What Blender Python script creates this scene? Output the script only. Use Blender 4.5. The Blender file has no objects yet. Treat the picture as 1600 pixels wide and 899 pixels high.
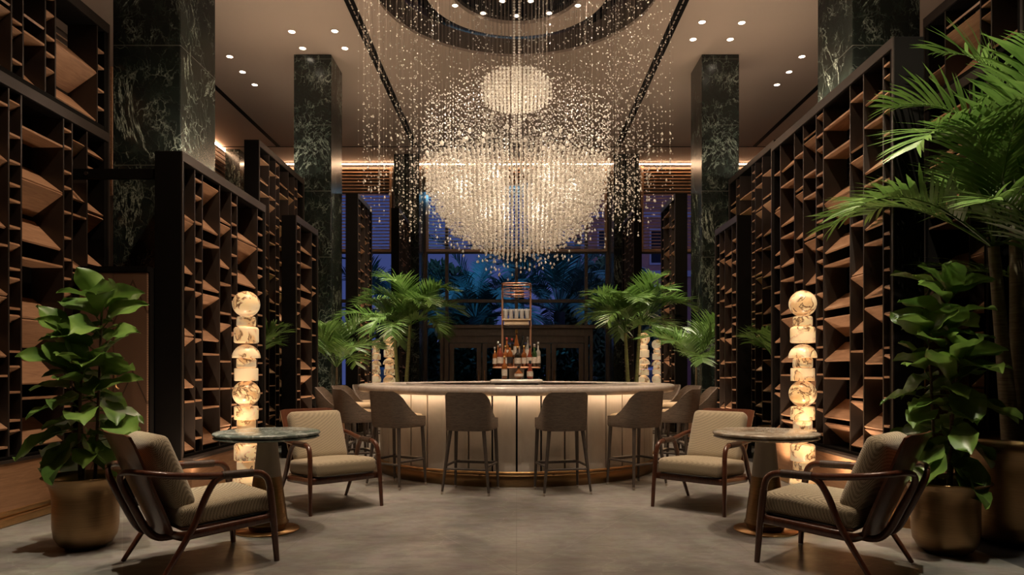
import bpy, bmesh, math, random
from mathutils import Vector, Matrix, Euler
R = math.radians
PI = math.pi
SC = bpy.context.scene
COL = SC.collection

# ------------------------------------------------------------------ camera, world, exposure
cam_d = bpy.data.cameras.new('camera')
cam = bpy.data.objects.new('camera', cam_d)
COL.objects.link(cam)
cam.location = (0, 0, 1.25)
cam.rotation_euler = (R(90), 0, 0)
F = 1067.0
cam_d.sensor_width = 36.0
cam_d.lens = 36.0 * F / 1600.0
cam_d.shift_x = -7.0 / 1600.0
cam_d.shift_y = 129.5 / 1600.0
cam_d.clip_start = 0.05
cam_d.clip_end = 300
SC.camera = cam
SC.view_settings.view_transform = 'Standard'
SC.view_settings.look = 'None'
SC.view_settings.gamma = 1.0
SC.view_settings.use_curve_mapping = False
SC.view_settings.exposure = 0.0
SC.cycles.use_denoising = True
SC.cycles.max_bounces = 7
SC.cycles.diffuse_bounces = 4
SC.cycles.glossy_bounces = 3
SC.cycles.transmission_bounces = 4
SC.cycles.transparent_max_bounces = 8
SC.cycles.caustics_reflective = False
SC.cycles.caustics_refractive = False
SC.cycles.sample_clamp_indirect = 4.0

world = bpy.data.worlds.new('dusk_sky')
SC.world = world
world.use_nodes = True
_n = world.node_tree.nodes; _l = world.node_tree.links
_bg = _n['Background']
_tc = _n.new('ShaderNodeTexCoord'); _sp = _n.new('ShaderNodeSeparateXYZ'); _cr = _n.new('ShaderNodeValToRGB')
_l.new(_tc.outputs['Generated'], _sp.inputs[0]); _l.new(_sp.outputs['Z'], _cr.inputs[0]); _l.new(_cr.outputs[0], _bg.inputs[0])
_cr.color_ramp.elements[0].position = 0.0; _cr.color_ramp.elements[0].color = (0.07, 0.09, 0.26, 1)
_cr.color_ramp.elements[1].position = 0.6; _cr.color_ramp.elements[1].color = (0.03, 0.05, 0.17, 1)
_bg.inputs[1].default_value = 0.72

CEIL = 7.09
BARC = (0.0, 9.1)       # centre of the round bar

def light(name, kind, loc, energy, color, size=0.05, rot=None, angle=60, blend=0.6, sy=None):
    d = bpy.data.lights.new(name, kind)
    d.energy = energy; d.color = color
    if kind == 'AREA':
        d.size = size
        if sy: d.shape = 'RECTANGLE'; d.size_y = sy
    else:
        d.shadow_soft_size = size
    if kind == 'SPOT':
        d.spot_size = R(angle); d.spot_blend = blend
    o = bpy.data.objects.new(name, d)
    o.location = loc
    if rot: o.rotation_euler = rot
    COL.objects.link(o)
    return o

def aim(loc, tgt):
    return (Vector(tgt) - Vector(loc)).to_track_quat('-Z', 'Y').to_euler()

WARM = (1.0, 0.74, 0.50)
WARM2 = (1.0, 0.80, 0.60)
CRYS = (1.0, 0.82, 0.64)
def spot(loc, tgt, e, ang=50, col=WARM2, size=0.05, blend=0.6):
    return light('ceiling_spot', 'SPOT', loc, e, col, size, aim(loc, tgt), ang, blend)
# recessed ceiling downlights over the seating, the bar and the plants
for s in (-1, 1):
    spot((s*1.9, 5.6, 7.0), (s*1.95, 5.5, 0), 700, 42, blend=0.8)
    spot((s*2.0, 3.9, 7.0), (s*2.0, 4.5, 0), 400, 40, blend=0.8)
    spot((s*1.0, 6.6, 7.0), (s*1.3, 6.6, 0), 430, 40, blend=0.8)
    spot((s*2.6, 3.6, 7.0), (s*3.05, 4.8, 1.3), 850, 24, (1.0, 0.93, 0.72), blend=0.5)
    spot((s*3.1, 11.7, 7.0), (s*3.15, 11.8, 1), 1500, 26, (1.0, 0.93, 0.72), blend=0.5)
    spot((s*2.3, 12.3, 7.0), (s*2.2, 12.8, 1.6), 2100, 26, (1.0, 0.93, 0.72), blend=0.5)
    spot((s*1.0, 4.9, 7.0), (s*.9, 7.2, .6), 420, 26, blend=0.8)
    spot((s*0.9, 8.6, 6.9), (s*1.2, 8.6, 1), 350, 40, blend=0.8)
    # wall washers raking the shelving
    for (y, t, e) in ((4.2, 5.4, 260), (6.2, 7.2, 420), (8.6, 9.6, 420), (11.2, 13.2, 500)):
        spot((s*1.1, y, 6.95), (s*3.4, t, 1.9), e*1.3, 62, WARM, blend=0.9)
spot((2.6, 3.4, 7.0), (3.7, 5.1, 2.8), 1100, 40, (1.0, 0.93, 0.72), blend=0.6)
spot((0, 3.6, 7.0), (0, 4.6, 0), 160, 60, blend=0.9)
# unseen uplights added in front of the shelving to light the board undersides
for s in (-1, 1):
    for y in (6.2, 7.6, 10.2, 12.2, 14.2):
        light('shelf_fill_light', 'SPOT', (s*2.75, y, 0.12), 70, WARM, 0.03, aim((s*2.75, y, .12), (s*3.35, y+.5, 2.4)), 110, 0.9)
# warm point lights added between the crystals to brighten beads and room
CHC = (0.0, 9.3)
for k in range(8):
    a = k*PI/4 + .2
    light('chandelier_fill', 'POINT', (CHC[0]+.95*math.cos(a), CHC[1]+.95*math.sin(a), 4.62), 12, CRYS, 0.03)
    light('chandelier_fill', 'POINT', (CHC[0]+.8*math.cos(a+.3), CHC[1]+.8*math.sin(a+.3), 3.7), 3.2, CRYS, 0.03)
for k in range(5):
    a = k*PI*.4 + .6
    light('chandelier_fill', 'POINT', (CHC[0]+.38*math.cos(a), CHC[1]+.38*math.sin(a), 3.4), 3, CRYS, 0.03)
# unseen upward area lights added above the shelving screens to brighten the ceiling
for (x, y, z, ln) in ((3.27, 7.4, 3.36, 1.9), (4.02, 11.4, 4.8, 2.0), (3.24, 10.2, 3.52, .9), (3.26, 14.1, 4.8, 1.1)):
    for s in (-1, 1):
        zz = 4.08 if (s > 0 and y == 7.4) else z
        light('ceiling_fill', 'AREA', (s*x, y, zz), 14*ln, WARM2, .06, (PI, 0, 0), sy=ln)
for s in (-1, 1):
    light('ceiling_fill', 'AREA', (s*4.25, 4.8, 4.86), 16, WARM2, .06, (PI, 0, 0), sy=3)
light('stand_fill', 'SPOT', (0, 5.2, 6.95), 1500, WARM2, .04, aim((0, 5.2, 6.95), (0, 9.0, 1.6)), 13, .5)  # extra spot, added to brighten the bottle stand
for k in range(6):
    a = k*PI/3
    light('chandelier_spot', 'SPOT', (CHC[0]+1.1*math.cos(a), CHC[1]+.9+1.1*math.sin(a), 7.0), 620, WARM2, 0.03,
          aim((0, 0, 3), (0, 0, 0)), 46, 0.7)
# unseen area lights added outside the glazing to brighten palms and building
light('garden_fill', 'AREA', (-1.0, 20.4, 7.5), 330, (0.10, 0.46, 1.0), 4, aim((-1.0, 20.4, 7.5), (-.6, 25, 3)))
light('garden_fill', 'AREA', (4.5, 21, 8), 260, (0.45, 0.40, 1.0), 3, aim((4.5, 21, 8), (5, 32, 5)))

# ------------------------------------------------------------------ helpers
def tag(o, label=None, cat=None, group=None, kind=None):
    if label: o['label'] = label
    if cat: o['category'] = cat
    if group: o['group'] = group
    if kind: o['kind'] = kind
    return o

def thing(name, label, cat, loc=(0, 0, 0), rz=0, group=None, kind=None):
    o = bpy.data.objects.new(name, None)
    o.empty_display_size = 0.1
    COL.objects.link(o)
    o.location = loc; o.rotation_euler = (0, 0, rz)
    return tag(o, label, cat, group, kind)

def copy_tree(o, parent=None):
    c = o.copy(); COL.objects.link(c)
    if parent is not None: c.parent = parent
    for ch in KIDS.get(o.name, []):
        copy_tree2(ch, c)
    return c
KIDS = {}
def copy_tree2(o, parent):
    c = o.copy(); COL.objects.link(c); c.parent = parent
    KIDS.setdefault(parent.name, []).append(c)
    for ch in KIDS.get(o.name, []):
        copy_tree2(ch, c)

class MB:
    def __init__(s): s.v = []; s.f = []; s.sm = []
    def add(s, vs, fs, smooth=False):
        n = len(s.v); s.v += [tuple(v) for v in vs]
        for f in fs:
            s.f.append(tuple(i+n for i in f)); s.sm.append(smooth)
    def box(s, x0, x1, y0, y1, z0, z1):
        vs = [(x, y, z) for z in (z0, z1) for y in (y0, y1) for x in (x0, x1)]
        s.add(vs, [(0, 2, 3, 1), (4, 5, 7, 6), (0, 1, 5, 4), (2, 6, 7, 3), (0, 4, 6, 2), (1, 3, 7, 5)])
    def obox(s, c, sz, rot=(0, 0, 0)):
        m = Euler(rot).to_matrix(); c = Vector(c)
        vs = [c + m @ Vector((x*sz[0]/2, y*sz[1]/2, z*sz[2]/2)) for z in (-1, 1) for y in (-1, 1) for x in (-1, 1)]
        s.add(vs, [(0, 2, 3, 1), (4, 5, 7, 6), (0, 1, 5, 4), (2, 6, 7, 3), (0, 4, 6, 2), (1, 3, 7, 5)])
    def lathe(s, prof, seg=32, c=(0, 0, 0), smooth=True, cap=True, a0=0, a1=2*PI, sx=1, sy=1):
        full = abs(a1-a0-2*PI) < 1e-6
        n = seg if full else seg+1
        vs = []; fs = []
        for (r, z) in prof:
            for k in range(n):
                a = a0+(a1-a0)*k/seg
                vs.append((c[0]+sx*r*math.cos(a), c[1]+sy*r*math.sin(a), c[2]+z))
        for i in range(len(prof)-1):
            for k in range(seg):
                k2 = (k+1) % n if full else k+1
                fs.append((i*n+k, i*n+k2, (i+1)*n+k2, (i+1)*n+k))
        s.add(vs, fs, smooth)
        if cap and full:
            if prof[0][0] > 1e-5: s.add(vs[:n], [tuple(range(n-1, -1, -1))])
            if prof[-1][0] > 1e-5: s.add(vs[-n:], [tuple(range(n))])
    def cyl(s, p0, p1, r0, r1=None, seg=12, smooth=True):
        s.tube([p0, p1], [r0, r0 if r1 is None else r1], seg, smooth)
    def tube(s, pts, rad, seg=10, smooth=True, flat=1.0, up=None):
        pts = [Vector(p) for p in pts]
        if not isinstance(rad, (list, tuple)): rad = [rad]*len(pts)
        vs = []; n = seg; prev = None
        for i, p in enumerate(pts):
            a = pts[max(0, i-1)]; b = pts[min(len(pts)-1, i+1)]
            t = (b-a).normalized()
            if prev is None:
                u = Vector(up) if up else (Vector((0, 0, 1)) if abs(t.z) < .9 else Vector((1, 0, 0)))
                x = (u - t*u.dot(t)).normalized()
            else:
                x = (prev - t*prev.dot(t)).normalized()
            prev = x; y = t.cross(x)
            for k in range(n):
                an = 2*PI*k/n
                vs.append(p + x*(rad[i]*math.cos(an)) + y*(rad[i]*flat*math.sin(an)))
        fs = []
        for i in range(len(pts)-1):
            for k in range(n):
                k2 = (k+1) % n
                fs.append((i*n+k, i*n+k2, (i+1)*n+k2, (i+1)*n+k))
        s.add(vs, fs, smooth)
        s.add(vs[:n], [tuple(range(n-1, -1, -1))]); s.add(vs[-n:], [tuple(range(n))])
    def rbox(s, c, h, r, n=6, puff=(0, 0), rot=(0, 0, 0), fn=None):
        """rounded box: half sizes h, corner radius r, puff = bulge on +-z"""
        m = Euler(rot).to_matrix(); c = Vector(c)
        idx = {}; vs = []; fs = []
        def vert(p):
            key = tuple(round(q, 5) for q in p)
            if key in idx: return idx[key]
            q = Vector((p[0]*h[0], p[1]*h[1], p[2]*h[2]))
            inner = Vector([max(-(h[i]-r), min(h[i]-r, q[i])) for i in range(3)])
            d = q-inner
            if d.length > 1e-9: q = inner + d.normalized()*r
            bul = (1-p[0]**2)*(1-p[1]**2)
            q.z += (puff[0] if p[2] > 0 else -puff[1])*bul*abs(p[2])
            if fn: q = fn(q, p)
            idx[key] = len(vs); vs.append(c + m @ q)
            return idx[key]
        ts = []
        for k in range(n+1):
            t = -1+2*k/n
            ts.append(math.sin(t*PI/2) if n > 2 else t)
        for ax in range(3):
            for sg in (-1, 1):
                for i in range(n):
                    for j in range(n):
                        q = []
                        for (a, b) in ((i, j), (i+1, j), (i+1, j+1), (i, j+1)):
                            p = [0, 0, 0]; p[ax] = sg; p[(ax+1) % 3] = ts[a]; p[(ax+2) % 3] = ts[b]
                            q.append(vert(p))
                        fs.append(tuple(q) if sg > 0 else tuple(q[::-1]))
        s.add(vs, fs, True)
    def ball(s, c, r, seg=20, rings=12):
        s.lathe([(r*math.sin(PI*i/rings), -r*math.cos(PI*i/rings)) for i in range(rings+1)], seg, c, cap=False)
    def prism(s, poly, z0, z1, smooth=False):
        n = len(poly)
        vs = [(x, y, z0) for x, y in poly]+[(x, y, z1) for x, y in poly]
        s.add(vs, [tuple(range(n-1, -1, -1)), tuple(range(n, 2*n))])
        s.add(vs, [(k, (k+1) % n, n+(k+1) % n, n+k) for k in range(n)], smooth)
    def mesh(s, name, mat):
        me = bpy.data.meshes.new(name)
        me.from_pydata(s.v, [], s.f)
        me.polygons.foreach_set('use_smooth', s.sm)
        me.materials.append(mat)
        me.update()
        return me
    def build(s, name, mat, parent=None, world=False, bevel=0, label=None, kind=None, tri=False):
        if world and parent is not None:
            l = parent.location
            s.v = [(x-l[0], y-l[1], z-l[2]) for x, y, z in s.v]
        o = bpy.data.objects.new(name, s.mesh(name, mat))
        COL.objects.link(o)
        if parent is not None:
            o.parent = parent
            KIDS.setdefault(parent.name, []).append(o)
        if bevel:
            b = o.modifiers.new('bevel', 'BEVEL'); b.width = bevel; b.segments = 2; b.limit_method = 'ANGLE'; b.angle_limit = R(50)
        if label: o['label'] = label
        if kind: o['kind'] = kind
        return o

def obj(name, mat, fn, parent=None, **k):
    m = MB(); fn(m); return m.build(name, mat, parent, **k)

# ------------------------------------------------------------------ materials
def new_mat(name):
    m = bpy.data.materials.new(name); m.use_nodes = True
    nt = m.node_tree; b = nt.nodes['Principled BSDF']
    return m, nt, b
def N(nt, t, **k):
    n = nt.nodes.new('ShaderNode'+t)
    for a, v in k.items(): setattr(n, a, v)
    return n
def coords(nt, scale=(1, 1, 1), kind='Object', rot=(0, 0, 0)):
    tc = N(nt, 'TexCoord'); mp = N(nt, 'Mapping')
    mp.inputs['Scale'].default_value = scale; mp.inputs['Rotation'].default_value = rot
    nt.links.new(tc.outputs[kind], mp.inputs['Vector'])
    return mp.outputs['Vector']
def noise(nt, vec, scale, detail=4, rough=.55, dist=0):
    n = N(nt, 'TexNoise'); n.inputs['Scale'].default_value = scale; n.inputs['Detail'].default_value = detail
    n.inputs['Roughness'].default_value = rough; n.inputs['Distortion'].default_value = dist
    nt.links.new(vec, n.inputs['Vector']); return n
def ramp(nt, fac, stops):
    r = N(nt, 'ValToRGB'); e = r.color_ramp.elements
    e[0].position = stops[0][0]; e[0].color = (*stops[0][1], 1)
    e[1].position = stops[-1][0]; e[1].color = (*stops[-1][1], 1)
    for p, c in stops[1:-1]:
        x = e.new(p); x.color = (*c, 1)
    nt.links.new(fac, r.inputs[0]); return r.outputs[0]
def bump(nt, b, h, strength=.2, dist=.01):
    n = N(nt, 'Bump'); n.inputs['Strength'].default_value = strength; n.inputs['Distance'].default_value = dist
    nt.links.new(h, n.inputs['Height']); nt.links.new(n.outputs[0], b.inputs['Normal'])
def mixc(nt, a, b_, fac, mode='MIX'):
    m = N(nt, 'Mix', data_type='RGBA', blend_type=mode)
    for sock, v in ((m.inputs[0], fac), (m.inputs[6], a), (m.inputs[7], b_)):
        if hasattr(v, 'is_linked') or hasattr(v, 'links'): nt.links.new(v, sock)
        elif isinstance(v, (int, float)): sock.default_value = v
        else: sock.default_value = (*v, 1)
    return m.outputs[2]
def math_(nt, op, a, b_=None):
    m = N(nt, 'Math', operation=op)
    for i, v in enumerate((a, b_)):
        if v is None: continue
        if isinstance(v, (int, float)): m.inputs[i].default_value = v
        else: nt.links.new(v, m.inputs[i])
    return m.outputs[0]

def simple(name, col, rough=.5, metal=0, spec=.5, var=.0, vs=6, coat=0):
    m, nt, b = new_mat(name)
    b.inputs['Roughness'].default_value = rough; b.inputs['Metallic'].default_value = metal
    b.inputs['Specular IOR Level'].default_value = spec; b.inputs['Coat Weight'].default_value = coat
    if var:
        n = noise(nt, coords(nt), vs, 5)
        c = ramp(nt, n.outputs[0], [(.3, tuple(x*(1-var) for x in col)), (.7, tuple(min(1, x*(1+var)) for x in col))])
        nt.links.new(c, b.inputs['Base Color'])
    else:
        b.inputs['Base Color'].default_value = (*col, 1)
    return m
def wood(name, col, dark, scale=(1, 12, 12), rough=.4, coat=0, spec=.5):
    m, nt, b = new_mat(name)
    v = coords(nt, scale)
    n = noise(nt, v, 3, 6, .6, 1.2)
    nt.links.new(ramp(nt, n.outputs[0], [(.32, dark), (.66, col)]), b.inputs['Base Color'])
    b.inputs['Roughness'].default_value = rough; b.inputs['Coat Weight'].default_value = coat
    b.inputs['Specular IOR Level'].default_value = spec
    bump(nt, b, n.outputs[0], .1, .004)
    return m
def brushed(name, col, rough=.35, scale=(1, 1, 60)):
    m, nt, b = new_mat(name)
    n = noise(nt, coords(nt, scale), 4, 4)
    nt.links.new(ramp(nt, n.outputs[0], [(.3, tuple(c*.75 for c in col)), (.7, col)]), b.inputs['Base Color'])
    b.inputs['Metallic'].default_value = .9; b.inputs['Roughness'].default_value = rough
    bump(nt, b, n.outputs[0], .08, .003)
    return m

M = {}
M['black'] = simple('black_metal', (.0055, .0045, .004), .7, 0, .06, .15, 3)
M['frame'] = simple('bronze_frame', (.040, .029, .024), .42, .3, .5, .15, 3)
M['shelf'] = wood('shelf_oak', (.42, .235, .135), (.27, .14, .078), (10, 1.2, 10), .5)
M['plinth'] = wood('plinth_oak', (.36, .19, .10), (.24, .12, .06), (10, 1.0, 10), .4)
M['brass'] = brushed('brushed_bronze', (.33, .205, .10), .36)
M['brass_lite'] = brushed('aged_brass', (.62, .36, .16), .3, (3, 3, 20))
M['copper'] = simple('copper_frame', (.62, .32, .19), .35, .7, .5)
M['walnut'] = wood('walnut', (.105, .034, .016), (.05, .015, .008), (14, 14, 3), .3, .25)
M['walnut_shell'] = wood('walnut_shell', (.13, .043, .02), (.075, .024, .011), (14, 3, 2), .34, .2)
M['stoolshell'] = wood('stool_weave', (.20, .155, .125), (.095, .072, .058), (5, 5, 48), .6, 0, .3)
M['stoolleg'] = wood('stool_leg_wood', (.085, .065, .053), (.045, .035, .029), (14, 14, 3), .45)
M['cream'] = simple('cream_leather', (.66, .50, .33), .5, 0, .4, .06, 10)
M['steel'] = simple('brushed_steel', (.55, .50, .45), .35, .9)
M['cordwrap'] = wood('leather_cord', (.07, .035, .02), (.025, .012, .007), (5, 90, 5), .55)
M['trunk'] = wood('palm_trunk', (.19, .15, .085), (.09, .06, .035), (2, 2, 26), .7)
M['cane'] = wood('palm_cane', (.28, .30, .10), (.16, .13, .06), (2, 2, 22), .5)
M['stem'] = wood('fig_stem', (.15, .09, .05), (.07, .045, .03), (4, 4, 20), .7)
M['soil'] = simple('soil', (.02, .015, .011), .95, 0, .2, .5, 30)
M['ceiling'] = simple('ceiling_plaster', (.36, .272, .22), .75, 0, .25, .03, .6)
M['wall'] = simple('wall_plaster', (.10, .075, .06), .8, 0, .2, .05, 1)
M['darkwall'] = simple('dark_plaster', (.02, .017, .015), .8, 0, .2, .05, 1)
M['taupe'] = simple('taupe_lacquer', (.30, .255, .21), .38, 0, .5)
M['slat'] = wood('louvre_wood', (.60, .36, .21), (.42, .24, .14), (1, 10, 10), .5)
M['bronzetrim'] = wood('door_bronze', (.13, .085, .056), (.085, .056, .037), (3, 3, 1), .45)
M['mirror'] = simple('dark_mirror', (.035, .036, .042), .08, .85)
M['piping'] = simple('dark_piping', (.012, .010, .009), .7)
M['white'] = simple('white_ceramic', (.70, .64, .56), .3)
M['label'] = simple('paper_label', (.62, .52, .42), .6, 0, .3, .25, 60)
M['labelk'] = simple('black_label', (.03, .025, .025), .5)
M['building'] = simple('brick_facade', (.34, .16, .13), .85, 0, .2, .12, 4)
M['buildtrim'] = simple('facade_stone', (.36, .32, .38), .8, 0, .2)
M['asphalt'] = simple('asphalt', (.04, .04, .045), .8)
M['outtrunk'] = simple('garden_trunk', (.02, .02, .02), .9)
M['outleaf'] = simple('garden_leaf', (.04, .10, .085), .5, 0, .4, .3, 2)
M['shrubleaf'] = simple('shrub_leaf', (.05, .09, .04), .5, 0, .4, .3, 2)
M['darkcarpet'] = simple('dark_stone', (.035, .033, .033), .5, 0, .4, .2, 5)
M['brownstone'] = simple('brown_stone', (.10, .075, .058), .5, 0, .4, .2, 3)

def leafmat(name, c0, c1, trans=.25):
    m, nt, b = new_mat(name)
    n = noise(nt, coords(nt), 5, 3)
    c = ramp(nt, n.outputs[0], [(.3, c0), (.7, c1)])
    nt.links.new(c, b.inputs['Base Color'])
    b.inputs['Roughness'].default_value = .38
    t = N(nt, 'BsdfTranslucent'); mx = N(nt, 'MixShader'); mx.inputs[0].default_value = trans
    nt.links.new(c, t.inputs[0]); nt.links.new(b.outputs[0], mx.inputs[1]); nt.links.new(t.outputs[0], mx.inputs[2])
    nt.links.new(mx.outputs[0], nt.nodes['Material Output'].inputs[0])
    return m
M['fig'] = leafmat('fig_leaf', (.065, .135, .024), (.17, .265, .05))
M['palm'] = leafmat('palm_leaf', (.06, .125, .022), (.145, .235, .055))

def fabric(name, c0, c1, sc=160):
    m, nt, b = new_mat(name)
    v = coords(nt, (1, 1, 1), 'Object', (R(35), R(45), R(20)))
    ch = N(nt, 'TexChecker'); ch.inputs['Scale'].default_value = sc
    ch.inputs['Color1'].default_value = (*c0, 1); ch.inputs['Color2'].default_value = (*c1, 1)
    nt.links.new(v, ch.inputs['Vector'])
    n = noise(nt, coords(nt), 6, 3)
    c = mixc(nt, ch.outputs[0], n.outputs['Color'], .06, 'MULTIPLY')
    nt.links.new(c, b.inputs['Base Color'])
    b.inputs['Roughness'].default_value = .9; b.inputs['Sheen Weight'].default_value = .2; b.inputs['Specular IOR Level'].default_value = .2
    bump(nt, b, ch.outputs['Fac'], .25, .002)
    return m
M['tweed'] = fabric('woven_tweed', (.56, .47, .33), (.17, .135, .09))
M['tweed_b'] = fabric('woven_tweed_fine', (.44, .36, .245), (.25, .20, .135), 200)

def marble_dark():
    m, nt, b = new_mat('dark_green_marble')
    v = coords(nt)
    n0 = noise(nt, v, 1.7, 5, .6)
    off = N(nt, 'VectorMath', operation='SCALE'); off.inputs['Scale'].default_value = .75
    nt.links.new(n0.outputs['Color'], off.inputs[0])
    ad = N(nt, 'VectorMath', operation='ADD'); nt.links.new(v, ad.inputs[0]); nt.links.new(off.outputs[0], ad.inputs[1])
    def vein(scale, w, sx=(1.0, 1.0, .6)):
        mp = N(nt, 'Mapping'); mp.inputs['Scale'].default_value = sx; nt.links.new(ad.outputs[0], mp.inputs[0])
        vo = N(nt, 'TexVoronoi', feature='DISTANCE_TO_EDGE'); vo.inputs['Scale'].default_value = scale
        nt.links.new(mp.outputs[0], vo.inputs['Vector'])
        return ramp(nt, vo.outputs['Distance'], [(0, (1, 1, 1)), (w, (.12, .12, .12)), (w*3, (0, 0, 0))])
    v1 = vein(2.6, .012); v2 = vein(7.0, .022)
    mk = ramp(nt, noise(nt, v, 2.1, 3).outputs[0], [(.45, (0, 0, 0)), (.62, (1, 1, 1))])
    mk2 = ramp(nt, noise(nt, v, 3.3, 4).outputs[0], [(.44, (.04, .04, .04)), (.64, (.9, .9, .9))])
    a = mixc(nt, v1, mk, 1.0, 'MULTIPLY'); c = mixc(nt, v2, mk2, 1.0, 'MULTIPLY')
    s = mixc(nt, a, c, 1.0, 'ADD')
    def ridge(sc, w, k, ds):
        mp = N(nt, 'Mapping'); mp.inputs['Scale'].default_value = (1, 1, .45); mp.inputs['Location'].default_value = (k, k*2, k); nt.links.new(v, mp.inputs[0])
        nn = noise(nt, mp.outputs[0], sc, 7, .68, ds)
        return ramp(nt, nn.outputs[0], [(.5-w*3, (0, 0, 0)), (.5-w, (.15, .15, .15)), (.5, (1, 1, 1)), (.5+w, (.15, .15, .15)), (.5+w*3, (0, 0, 0))])
    r1 = mixc(nt, ridge(1.3, .006, 3, .8), ramp(nt, noise(nt, v, 1.3, 2).outputs[0], [(.42, (0, 0, 0)), (.6, (1, 1, 1))]), 1.0, 'MULTIPLY')
    r2 = mixc(nt, mixc(nt, (0, 0, 0), ridge(3.4, .006, 8, .5), .32), mk2, 1.0, 'MULTIPLY')
    s = mixc(nt, mixc(nt, (0, 0, 0), c, .55), mixc(nt, r1, r2, 1.0, 'ADD'), 1.0, 'ADD')
    base = ramp(nt, noise(nt, v, 5, 6).outputs[0], [(.35, (.008, .010, .009)), (.6, (.011, .016, .013)), (.78, (.026, .036, .029))])
    colr = mixc(nt, base, (.42, .47, .39), s)
    # slab joints
    sp = N(nt, 'SeparateXYZ'); nt.links.new(coords(nt), sp.inputs[0])
    fr = math_(nt, 'PINGPONG', math_(nt, 'SUBTRACT', sp.outputs['Z'], .9), .61)
    j = ramp(nt, fr, [(0, (1, 1, 1)), (.002, (1, 1, 1)), (.005, (0, 0, 0))])
    colr = mixc(nt, colr, (.10, .10, .085), j)
    nt.links.new(colr, b.inputs['Base Color'])
    b.inputs['Roughness'].default_value = .22
    return m
M['marble'] = marble_dark()

def marble_top(name, c0, c1, c2, sc=5):
    m, nt, b = new_mat(name)
    n = noise(nt, coords(nt), sc, 8, .65, 1.6)
    nt.links.new(ramp(nt, n.outputs[0], [(.3, c0), (.5, c1), (.58, c2), (.66, c0)]), b.inputs['Base Color'])
    b.inputs['Roughness'].default_value = .18
    return m
M['tabletop_green'] = marble_top('grey_green_marble', (.09, .11, .10), (.16, .19, .175), (.45, .48, .44))
M['tabletop_tan'] = marble_top('tan_marble', (.20, .15, .11), (.34, .27, .20), (.52, .47, .40))
M['bartop'] = marble_top('bar_stone', (.56, .47, .41), (.66, .57, .50), (.70, .62, .56), 9)

def floor_mat():
    m, nt, b = new_mat('polished_stone_floor')
    v = coords(nt)
    n1 = noise(nt, v, .9, 8, .62, .6); n2 = noise(nt, v, 7, 6, .7)
    c = ramp(nt, n1.outputs[0], [(.3, (.150, .138, .124)), (.5, (.255, .238, .217)), (.7, (.38, .355, .325))])
    c = mixc(nt, c, n2.outputs['Color'], .25, 'SOFT_LIGHT')
    vo = N(nt, 'TexVoronoi', feature='DISTANCE_TO_EDGE'); vo.inputs['Scale'].default_value = .8
    dn = N(nt, 'VectorMath', operation='ADD'); nt.links.new(v, dn.inputs[0]); nt.links.new(noise(nt, v, 1.5, 6).outputs['Color'], dn.inputs[1])
    nt.links.new(dn.outputs[0], vo.inputs['Vector'])
    cr = ramp(nt, vo.outputs['Distance'], [(0, (1, 1, 1)), (.01, (0, 0, 0))])
    c = mixc(nt, c, (.42, .39, .35), math_(nt, 'MULTIPLY', cr, .35))
    br = N(nt, 'TexBrick'); br.offset = 0; br.inputs['Scale'].default_value = 1; br.inputs['Mortar Size'].default_value = .004
    br.inputs['Brick Width'].default_value = 1.6; br.inputs['Row Height'].default_value = 1.6
    br.inputs['Color1'].default_value = br.inputs['Color2'].default_value = (0, 0, 0, 1); br.inputs['Mortar'].default_value = (1, 1, 1, 1)
    nt.links.new(v, br.inputs['Vector'])
    c = mixc(nt, c, (.13, .12, .105), math_(nt, 'MULTIPLY', br.outputs['Color'], .5))
    for rz, wd in ((60, 2.1), (-60, 2.1)):
        b2 = N(nt, 'TexBrick'); b2.offset = .5; b2.inputs['Scale'].default_value = 1; b2.inputs['Mortar Size'].default_value = .004
        b2.inputs['Brick Width'].default_value = 9; b2.inputs['Row Height'].default_value = wd
        b2.inputs['Color1'].default_value = b2.inputs['Color2'].default_value = (0, 0, 0, 1); b2.inputs['Mortar'].default_value = (1, 1, 1, 1)
        nt.links.new(coords(nt, (1, 1, 1), 'Object', (0, 0, R(rz))), b2.inputs['Vector'])
        c = mixc(nt, c, (.40, .37, .33), math_(nt, 'MULTIPLY', b2.outputs['Color'], .45))
    n3 = noise(nt, coords(nt, (1, 2.2, 1)), 5, 9, .75, .4)
    c = mixc(nt, c, ramp(nt, n3.outputs[0], [(.36, (.55, .54, .53)), (.6, (1, 1, 1))]), .75, 'MULTIPLY')
    nt.links.new(c, b.inputs['Base Color'])
    nt.links.new(ramp(nt, n2.outputs[0], [(.3, (.28, .28, .28)), (.7, (.42, .42, .42))]), b.inputs['Roughness'])
    b.inputs['Specular IOR Level'].default_value = .4
    bump(nt, b, n2.outputs[0], .08, .003)
    return m
M['floor'] = floor_mat()

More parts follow.
